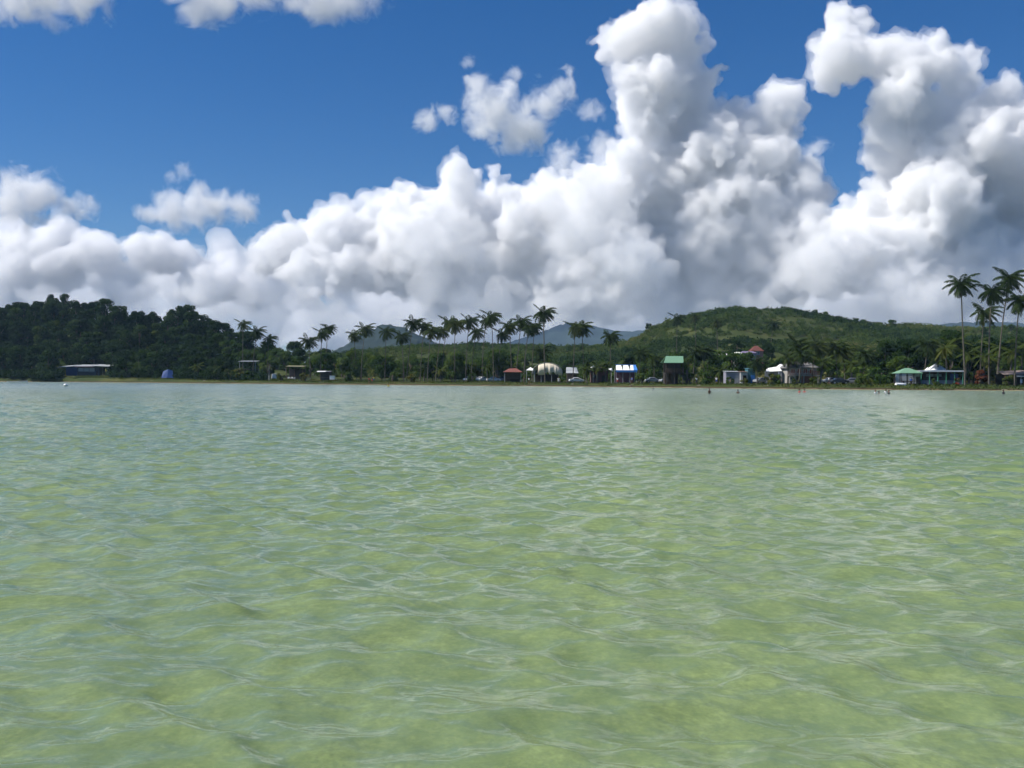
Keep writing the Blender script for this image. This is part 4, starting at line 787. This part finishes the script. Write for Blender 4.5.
# fallen driftwood and rocks along the waterline
for i, px in enumerate([152, 205, 322, 512, 532, 575, 632, 700, 765, 925, 1005]):
    x, y, z, w = spot(px, px, 1.2 + (i % 3) * .5); t = MB(); r = random.Random(i)
    for k in range(3): t.ball((r.uniform(-.5, .5), r.uniform(-.2, .2), .0), r.uniform(.16, .34), 1.5, 1, .55)
    o = t.build('rock', mat('shore_rock', (.22, .19, .15, 1), .9, .4), None); o.location = (x, y, z)
    tag(o, ['flat rocks at the waterline under the dark wood', 'rocks before the pale-trunked young palms', 'rocks at the waterline below the kiosk', 'rocks on the sand under the red awning', 'rocks on the sand below the side canopy', 'rocks at the waterline below the grey-roofed shelter', 'rocks at the waterline below the party tent', 'rocks at the waterline right of the lookout', 'rocks at the waterline below the white canopy', 'rocks at the waterline below the marquee', 'rocks at the waterline below the brown-roofed shelter'][i], 'rock', 'small rocks along the waterline')

# ------------------------------------------------------------------ people
def person(px, py_feet, d, z, rz, skin, top, bottom, label, pose='stand', group=None, hair=(.02, .015, .01)):
    x = xat(px, d); t = thing('person', label, 'person', (x, d, z), rz, group)
    J = {'pelvis': (0, 0, .95), 'waist': (0, 0, 1.1), 'chest': (0, 0, 1.32), 'neck': (0, -.01, 1.50), 'head0': (0, -.02, 1.60), 'head1': (0, -.02, 1.72)}
    R = {'pelvis': .145, 'waist': .125, 'chest': .15, 'neck': .055, 'head0': .085, 'head1': .085}; Ed = [('pelvis', 'waist'), ('waist', 'chest'), ('chest', 'neck'), ('neck', 'head0'), ('head0', 'head1')]
    lift = {'stand': (0, 0), 'wave': (1, 0), 'swim': (.35, .35), 'walk': (0, 0)}[pose]
    for sgn, nm in ((-1, 'l'), (1, 'r')):
        f = lift[0] if sgn > 0 else lift[1]; st = .22 * sgn if pose == 'walk' else 0
        J['sh'+nm] = (sgn*.18, 0, 1.42); J['el'+nm] = (sgn*(.24+.1*f), -.05-.15*f-.1*st, 1.15+.25*f); J['wr'+nm] = (sgn*(.26+.12*f), -.12-.25*f+.2*st, .92+.55*f); J['ha'+nm] = (sgn*(.26+.12*f), -.16-.28*f+.2*st, .82+.6*f)
        J['hi'+nm] = (sgn*.10, 0, .88); J['kn'+nm] = (sgn*.11, -.04+st*.7, .5); J['an'+nm] = (sgn*.12, .02+st*1.3, .09); J['to'+nm] = (sgn*.13, -.14+st*1.3, .035)
        R.update({'sh'+nm: .062, 'el'+nm: .042, 'wr'+nm: .028, 'ha'+nm: .034, 'hi'+nm: .095, 'kn'+nm: .06, 'an'+nm: .04, 'to'+nm: .032})
        Ed += [('chest', 'sh'+nm), ('sh'+nm, 'el'+nm), ('el'+nm, 'wr'+nm), ('wr'+nm, 'ha'+nm), ('pelvis', 'hi'+nm), ('hi'+nm, 'kn'+nm), ('kn'+nm, 'an'+nm), ('an'+nm, 'to'+nm)]
    ks = list(J); me = bpy.data.meshes.new('body'); me.from_pydata([J[k] for k in ks], [(ks.index(a), ks.index(b)) for a, b in Ed], []); me.materials.append(skin)
    o = link('body', me, t); sm_ = o.modifiers.new('skin', 'SKIN'); sm_.use_smooth_shade = True
    for i, k in enumerate(ks): v = me.skin_vertices[0].data[i]; v.radius = (R[k], R[k] * (.72 if k in ('pelvis', 'waist', 'chest') else 1)); v.use_root = k == 'pelvis'
    o.modifiers.new('s', 'SUBSURF').levels = 1
    b = MB(); b.ball((0, .005, 1.735), .105, .92, 1.05, .85); b.ball((0, .05, 1.66), .09, .9, .8, 1.1); b.build('hair', mat('dark_hair', (*hair, 1), .6, .2), t, smooth=True)
    b = MB(); b.ball((0, -.115, 1.655), .018, .8, 1, 1.4); b.build('nose', skin, o, smooth=True)
    if top is not None: b = MB(); b.cyl((0, 0, .98), (0, 0, 1.42), .165, .19, n=14); b.cyl((-.3, -.02, 1.26), (-.12, 0, 1.42), .075, .085, n=10); b.cyl((.3, -.02, 1.26), (.12, 0, 1.42), .075, .085, n=10); b.build('shirt', top, t, smooth=False)
    if bottom is not None:
        b = MB(); b.cyl((0, 0, .84), (0, 0, 1.02), .185, .165, n=14)
        for sg in (-1, 1): b.cyl((sg*.115, -.02 + (.08*sg if pose == 'walk' else 0), .58), (sg*.1, 0, .9), .105, .115, n=12)
        b.build('shorts', bottom, t)
    return t
sk1 = mat('tan_skin', (.30, .16, .10, 1), .5, .08); sk2 = mat('dark_skin', (.10, .05, .035, 1), .5, .08)
cred = mat('red_cloth', (.55, .05, .04, 1)); cwht = mat('white_cloth', (.75, .75, .75, 1)); cyel = mat('yellow_cloth', (.75, .60, .10, 1)); cblk = mat('black_cloth', (.02, .02, .025, 1)); cblu = mat('blue_cloth', (.05, .12, .4, 1))
BG = 'bathers standing in the shallow water'
for (px, d, up, sk, top, label, pose, rz) in [
    (388.5, 245, -1.15, sk1, cyel, 'bather in a yellow shirt wading off the start of the palm grove', 'stand', .4),
    (653, 214, -1.28, sk2, None, 'lone bare-chested bather left of the lookout, close to the beach', 'stand', 1.), (709.5, 140, -1.05, sk2, None, 'bather standing chest-deep off the pale-trunked palms', 'stand', .2),
    (738, 146, -1.25, sk2, None, 'bather with head and shoulders out of the water off the grey shed', 'swim', 2.6), (799.5, 160, -1.25, sk1, cred, 'bather in red, left one of the pair off the stone house', 'swim', 1.2),
    (804.5, 163, -1.3, sk1, cred, 'bather in red, right one of the pair off the stone house', 'swim', -.9), (875.5, 148, -1.2, sk1, cwht, 'bather in a white shirt apart from the trio before the gazebo', 'stand', .5),
    (879, 150, -1.38, sk2, None, 'bather sunk to the neck beside the one in a white shirt', 'stand', 2.), (886, 150, -1.1, sk2, cwht, 'tallest bather of the trio before the gazebo, white shirt, arm raised', 'wave', .1),
    (889, 147, -1.22, sk1, cblk, 'bather in black at the end of the trio before the gazebo', 'stand', -2), (1003.5, 149, -1.12, sk2, cblk, 'bather in dark clothes alone in front of the brown-roofed shelter', 'stand', .9)]:
    person(px, 0, d, up, rz, sk, top, cblk, label, pose, BG)
def beach_person(px, s, sk, top, bottom, label, pose='stand', rz=0.):
    d = dshore(px, s); person(px, 0, d, hz(xat(px, d), d), rz, sk, top, bottom, label, pose, 'people on the beach')
beach_person(369, 1.2, sk1, cred, cblk, 'person in a red shirt standing on the sand below the hazy hill', 'walk', .8)
beach_person(372, 1.6, sk2, None, cred, 'bare-chested person in red shorts next to the one in a red shirt', 'stand', 2.4)
beach_person(373.7, 7, sk2, cyel, cblu, 'person in a yellow shirt on the grass above the two in red')
beach_person(529, 4, sk1, cwht, cblk, 'person in white top on the bank left of the dome tent', 'walk', 1.5)
beach_person(558.5, 4.5, sk1, cwht, cwht, 'person all in white at the right post of the dome tent')
beach_person(617.5, 6, sk2, cwht, cred, 'person in white shirt and red shorts under the left end of the party tent')
beach_person(632, 6, sk1, cblu, cblk, 'person in a blue shirt under the right end of the party tent', 'walk', -1.)
beach_person(696.5, 6, sk2, cwht, cblk, 'person in white shirt and dark shorts under the pale-trunked palms', 'stand', .5)
beach_person(716.5, 9, sk1, cwht, cblu, 'person in white top and blue shorts left of the grey shed')
beach_person(829, 9, sk1, cwht, cblk, 'person in white beside the dark parked car', 'walk', 1.)
beach_person(911, 9, sk2, cblu, cblk, 'person in dark blue standing under the green gazebo')

# ------------------------------------------------------------------ clouds and air
def ico(sub):
    b = bmesh.new(); bmesh.ops.create_icosphere(b, subdivisions=sub, radius=1)
    v = np.array([q.co[:] for q in b.verts]); f = np.array([[q.index for q in g.verts] for g in b.faces]); b.free(); return v, f
ICO = ico(2)
def cloudmat(name, den):
    m = bpy.data.materials.new(name); m.use_nodes = True; n = m.node_tree; n.nodes.remove(n.nodes['Principled BSDF'])
    v = n.nodes.new('ShaderNodeVolumePrincipled'); v.inputs['Color'].default_value = (.998, .998, .998, 1); v.inputs['Density'].default_value = den; v.inputs['Anisotropy'].default_value = .0
    n.links.new(v.outputs[0], n.nodes['Material Output'].inputs['Volume']); return m
def cloud(name, blobs, D, voxel, den, disps, seed, spread=.35, shrink=.82, kids=9, grand=4, flat=1., inflate=1., fill=True):
    """cumulus: puffs on puffs, fused into one closed body of droplets"""
    r = np.random.default_rng(seed); S = []
    blobs = list(blobs)
    if fill:                                   # bridge neighbouring puffs so that the body has no hollows
        for i, a in enumerate(blobs[:]):
            for b in blobs[:i] if i < len(blobs) else []:
                if b is a: continue
                dd = math.hypot(a[0]-b[0], a[1]-b[1])
                if dd < .95 * (a[2] + b[2]): blobs.append(((a[0]+b[0])/2, (a[1]+b[1])/2, -.9 * min(a[2], b[2])))
    for (px, py, rr) in blobs:
        core = rr < 0; rr = abs(rr)
        R = rr / F * D; d = D + r.uniform(-spread, spread) * R * (1 if core else 2)
        c = np.array([xat(px, d), d, EYE + (hor(px) - py) / F * d]); R *= shrink
        S.append((c, R * inflate))
        for k in range(0 if core else kids):
            v = r.normal(size=3); v /= np.linalg.norm(v)
            if r.random() < .7: v[1] = -abs(v[1])
            if v[2] < 0: v[2] *= .6
            r2 = R * r.uniform(.26, .52); c2 = c + v * R * .88; S.append((c2, r2 * inflate))
            for j in range(grand):
                u = r.normal(size=3) + v * 1.3; u /= np.linalg.norm(u); S.append((c2 + u * r2 * .85, r2 * r.uniform(.3, .52) * inflate))
    bv, bf = ICO
    V = np.concatenate([bv * R * [1, 1, flat] + c for c, R in S]); V[:, 2] = np.maximum(V[:, 2], 400 + (V[:, 2] - 400) * .08)
    Fc = np.concatenate([bf + i * len(bv) for i in range(len(S))])
    me = rawmesh(name, V, [Fc], cloudmat(name + '_droplets', den), True); o = link(name, me)
    m = o.modifiers.new('fuse', 'REMESH'); m.mode = 'VOXEL'; m.voxel_size = voxel; m.use_smooth_shade = True
    for size, st, dep in disps:
        t = bpy.data.textures.new('billow', 'CLOUDS'); t.noise_scale = size; t.noise_depth = dep
        d = o.modifiers.new('billow', 'DISPLACE'); d.texture = t; d.strength = st; d.mid_level = .5; d.texture_coords = 'GLOBAL'
    m = o.modifiers.new('weld', 'REMESH'); m.mode = 'VOXEL'; m.voxel_size = voxel; m.use_smooth_shade = True
    t = bpy.data.textures.new('fine_billow', 'CLOUDS'); t.noise_scale = voxel * 2.6; t.noise_depth = 2
    d = o.modifiers.new('fine_billow', 'DISPLACE'); d.texture = t; d.strength = voxel * 1.5; d.mid_level = .5; d.texture_coords = 'GLOBAL'
    tag(o, kind='stuff'); return o
TOWER = [(650,22,26),(612,52,22),(632,35,24),(672,52,30),(700,45,10),(718,66,10),(690,80,28),(655,85,35),(650,115,35),(690,120,35),(728,115,22),(665,150,45),(710,150,45),(775,110,22),(800,107,9),(760,135,35),(770,170,38),(740,190,50),(640,190,45),(600,195,38),(565,190,28),(545,180,16),(660,230,60),(590,235,50),(720,240,60),(785,225,45),(810,200,22),(800,250,50),
    (460,180,20),(445,205,28),(410,200,18),(380,205,14),(375,230,30),(340,215,16),(320,235,30),(290,235,24),(280,260,28),(320,270,40),(370,265,40),(420,250,45),(470,230,40),(500,195,24),(520,230,40),(500,270,50),(440,285,45),(560,280,50),(620,285,50),(690,290,50),(760,290,45)]
RIGHT = [(838,25,24),(825,45,14),(850,55,30),(830,78,12),(880,65,20),(920,65,24),(940,50,18),(968,55,12),(955,80,25),(900,100,35),(940,120,35),(990,105,20),(1010,90,14),(1030,130,35),(885,140,28),(920,160,40),(980,150,45),(890,190,30),(930,210,50),(1000,220,55),(870,205,22),(845,200,14),(850,230,30),(890,260,45),(960,275,50),(1020,280,50),(830,270,40),(1080,150,60),(1100,230,70),(1150,200,60),(1190,250,60),(1250,240,50),(1320,260,50),(1400,275,45),(1490,280,45)]
LEFT = [(65,240,26),(30,245,22),(0,250,28),(100,255,24),(160,246,20),(145,258,22),(180,262,22),(60,270,30),(120,285,30),(200,290,25),(225,262,15),(240,285,22),(10,290,34),(-50,260,40),(205,272,16),(265,290,26),(-110,250,36),(-170,268,36),(-240,262,40),(-320,280,40),(-410,275,45)]
r_ = np.random.default_rng(77)
DECK = [(px + r_.uniform(-10, 10), y + r_.uniform(-8, 8), r_.uniform(22, 38)) for y in (268, 296, 322, 338) for px in range(-420, 1500, 38)]
if 'clouds' not in SKIP:
    D1 = 9000
    for den, inf, amp in ((.0095, .97, 1.05), (.0032, 1.06, 1.6)):      # dense core, thin ragged rim
        cloud('clouds', TOWER, D1, 18, den, [(420, 300 * amp, 2), (170, 190 * amp, 4), (85, 95, 3)], 3, inflate=inf)
        cloud('clouds', RIGHT, D1 * .95, 18, den, [(420, 300 * amp, 2), (170, 190 * amp, 4), (85, 95, 3)], 4, inflate=inf)
        cloud('clouds', LEFT, 11000, 28, den * .8, [(420, 280 * amp, 2), (190, 200 * amp, 4), (100, 110, 3)], 5, inflate=inf)
    r2_ = np.random.default_rng(91)
    LOW = [(px + r2_.uniform(-14, 14), y + r2_.uniform(-7, 7), r2_.uniform(13, 25)) for y in (292, 312, 326) for px in range(-300, 1400, 36)]
    cloud('clouds', LOW, 8300, 24, .0028, [(420, 240, 2), (170, 170, 3), (80, 70, 2)], 34, kids=8, grand=2, fill=False, flat=.75, spread=1.2)
    cloud('clouds', DECK, 17000, 75, .003, [(1200, 900, 3), (350, 300, 2)], 6, kids=5, grand=0, spread=1.5, fill=False)
    def thin_cloud(blobs, D, den, grain, seed):
        """torn fair-weather scrap: droplets thin out towards the rim and are broken up by turbulence"""
        r = np.random.default_rng(seed); cs = [(Vector((xat(a, D), D + r.uniform(-40, 40), zat(a, b, D))), c / F * D * 1.4) for a, b, c in blobs]
        m = bpy.data.materials.new('thin_cloud_droplets'); m.use_nodes = True; n = m.node_tree; N = n.nodes; L = n.links; N.remove(N['Principled BSDF'])
        g = N.new('ShaderNodeNewGeometry'); last = None
        nz1 = N.new('ShaderNodeTexNoise'); nz1.inputs['Scale'].default_value = 1 / grain; nz1.inputs['Detail'].default_value = 6; nz1.inputs['Roughness'].default_value = .62; nz1.inputs['Distortion'].default_value = .5; L.new(g.outputs['Position'], nz1.inputs['Vector'])
        for c, R in cs:
            d = N.new('ShaderNodeVectorMath'); d.operation = 'DISTANCE'; L.new(g.outputs['Position'], d.inputs[0]); d.inputs[1].default_value = c
            q = N.new('ShaderNodeMath'); q.operation = 'MULTIPLY_ADD'; q.inputs[1].default_value = -1 / R; q.inputs[2].default_value = 1; L.new(d.outputs['Value'], q.inputs[0])
            if last is None: last = q
            else: x = N.new('ShaderNodeMath'); x.operation = 'SMOOTH_MAX'; x.inputs[2].default_value = .25; L.new(last.outputs[0], x.inputs[0]); L.new(q.outputs[0], x.inputs[1]); last = x
        a = N.new('ShaderNodeMath'); a.operation = 'MULTIPLY_ADD'; a.inputs[1].default_value = 3.4; a.inputs[2].default_value = -1.72; L.new(nz1.outputs[0], a.inputs[0])
        b = N.new('ShaderNodeMath'); b.operation = 'ADD'; L.new(a.outputs[0], b.inputs[0]); L.new(last.outputs[0], b.inputs[1])
        mr = N.new('ShaderNodeMapRange'); mr.inputs['From Min'].default_value = 0; mr.inputs['From Max'].default_value = .75; mr.inputs['To Max'].default_value = den; L.new(b.outputs[0], mr.inputs['Value'])
        v = N.new('ShaderNodeVolumePrincipled'); v.inputs['Color'].default_value = (1, 1, 1, 1); L.new(mr.outputs[0], v.inputs['Density']); L.new(v.outputs[0], N['Material Output'].inputs['Volume'])
        bb = MB(); mn = [min(c[i] - R * 1.1 for c, R in cs) for i in range(3)]; mx = [max(c[i] + R * 1.1 for c, R in cs) for i in range(3)]
        bb.box(mn[0], mx[0], mn[1], mx[1], max(mn[2], 420), mx[2]); tag(bb.build('clouds', m), kind='stuff')
    thin_cloud([(495,116,20),(517,124,20),(482,104,16),(474,84,9),(466,64,6),(508,88,9),(514,72,6),(545,105,15),(562,88,10),(567,74,5),(530,132,12)], 7000, .011, 130, 1)
    thin_cloud([(428,121,9),(418,122,6),(446,114,8)], 7000, .009, 90, 2)
    thin_cloud([(22,200,22),(45,197,14),(5,206,12)], 8000, .010, 160, 3)
    thin_cloud([(72,207,12),(88,208,9)], 8000, .007, 120, 4)
    thin_cloud([(195,208,17),(172,212,16),(215,212,14),(242,208,12),(150,214,9),(197,190,9)], 8000, .010, 150, 5)
    thin_cloud([(183,172,7),(172,176,5)], 8000, .005, 90, 6)
    thin_cloud([(15,-6,22),(45,-8,22),(80,-14,22),(104,-18,16),(28,14,9)], 6500, .009, 170, 7)
    thin_cloud([(175,-16,16),(205,-4,20),(222,4,15),(250,-12,17),(268,-18,13)], 6500, .009, 170, 8)
    thin_cloud([(305,-8,18),(322,4,14),(345,-6,19),(368,-14,16)], 6500, .009, 170, 9)
    thin_cloud([(590,110,9),(585,180,12),(560,160,14),(600,150,12)], 8000, .006, 110, 10)
    thin_cloud([(632,263,24),(652,266,18),(612,268,16)], 7800, .010, 150, 12)
    thin_cloud([(592,210,30),(575,235,28),(560,215,20)], 7900, .006, 170, 13)
    thin_cloud([(450,235,26),(425,250,24),(470,250,20)], 7900, .005, 170, 14)
    thin_cloud([(905,300,26),(880,305,20),(930,298,22)], 7900, .008, 170, 15)
    thin_cloud([(812,255,26),(835,265,22),(800,270,18)], 7900, .006, 170, 16)
    thin_cloud([(812,215,14),(806,180,12),(815,150,9),(868,190,10)], 8000, .006, 110, 11)
    cy.volume_step_rate = .25; cy.volume_max_steps = 256
    # thin veil of humid air under the cloud bases, far beyond the hills
    for k_, rz_ in enumerate((150, 260, 390, 540, 700)):
        v_, f_ = ico(5); v_ = v_ * [12000, 330 + 15 * k_, rz_] + [0, 7550, 370 + 2 * k_]; v_[:, 2] = np.maximum(v_[:, 2], 350 + 1.5 * k_)
        tag(link('clouds', rawmesh('clouds', v_, [f_], cloudmat('veil_droplets', 1.1e-4), True)), kind='stuff')
    # unseen cumulus added above the frame to brighten the water's reflections
    r3 = np.random.default_rng(12); UNSEEN_CLOUDS = []
    for cx_, cy_, rr_ in ((-150, -330, 120), (150, -620, 150), (420, -260, 90), (560, -900, 170), (700, -420, 120), (980, -300, 110), (1000, -720, 150), (1250, -480, 130), (330, -1250, 190), (850, -1350, 200)):
        for _ in range(6): UNSEEN_CLOUDS.append((cx_ + r3.normal() * rr_ * .8, min(-175, cy_ + r3.normal() * rr_ * .35), rr_ * r3.uniform(.35, .6)))
    cloud('clouds', UNSEEN_CLOUDS, 4500, 45, .004, [(420, 300, 2), (170, 150, 2)], 41, kids=6, grand=0, flat=.7)
if 'haze' not in SKIP:
    hb = MB(); hb.box(-7300, 7300, -7300, 6600, -6.5, 330)
    m = bpy.data.materials.new('air'); m.use_nodes = True; n = m.node_tree; n.nodes.remove(n.nodes['Principled BSDF'])
    v = n.nodes.new('ShaderNodeVolumePrincipled'); v.inputs['Color'].default_value = (.46, .68, 1, 1); v.inputs['Density'].default_value = 6.5e-5; v.inputs['Anisotropy'].default_value = 0
    n.links.new(v.outputs[0], n.nodes['Material Output'].inputs['Volume'])
    tag(hb.build('haze', m), kind='stuff')
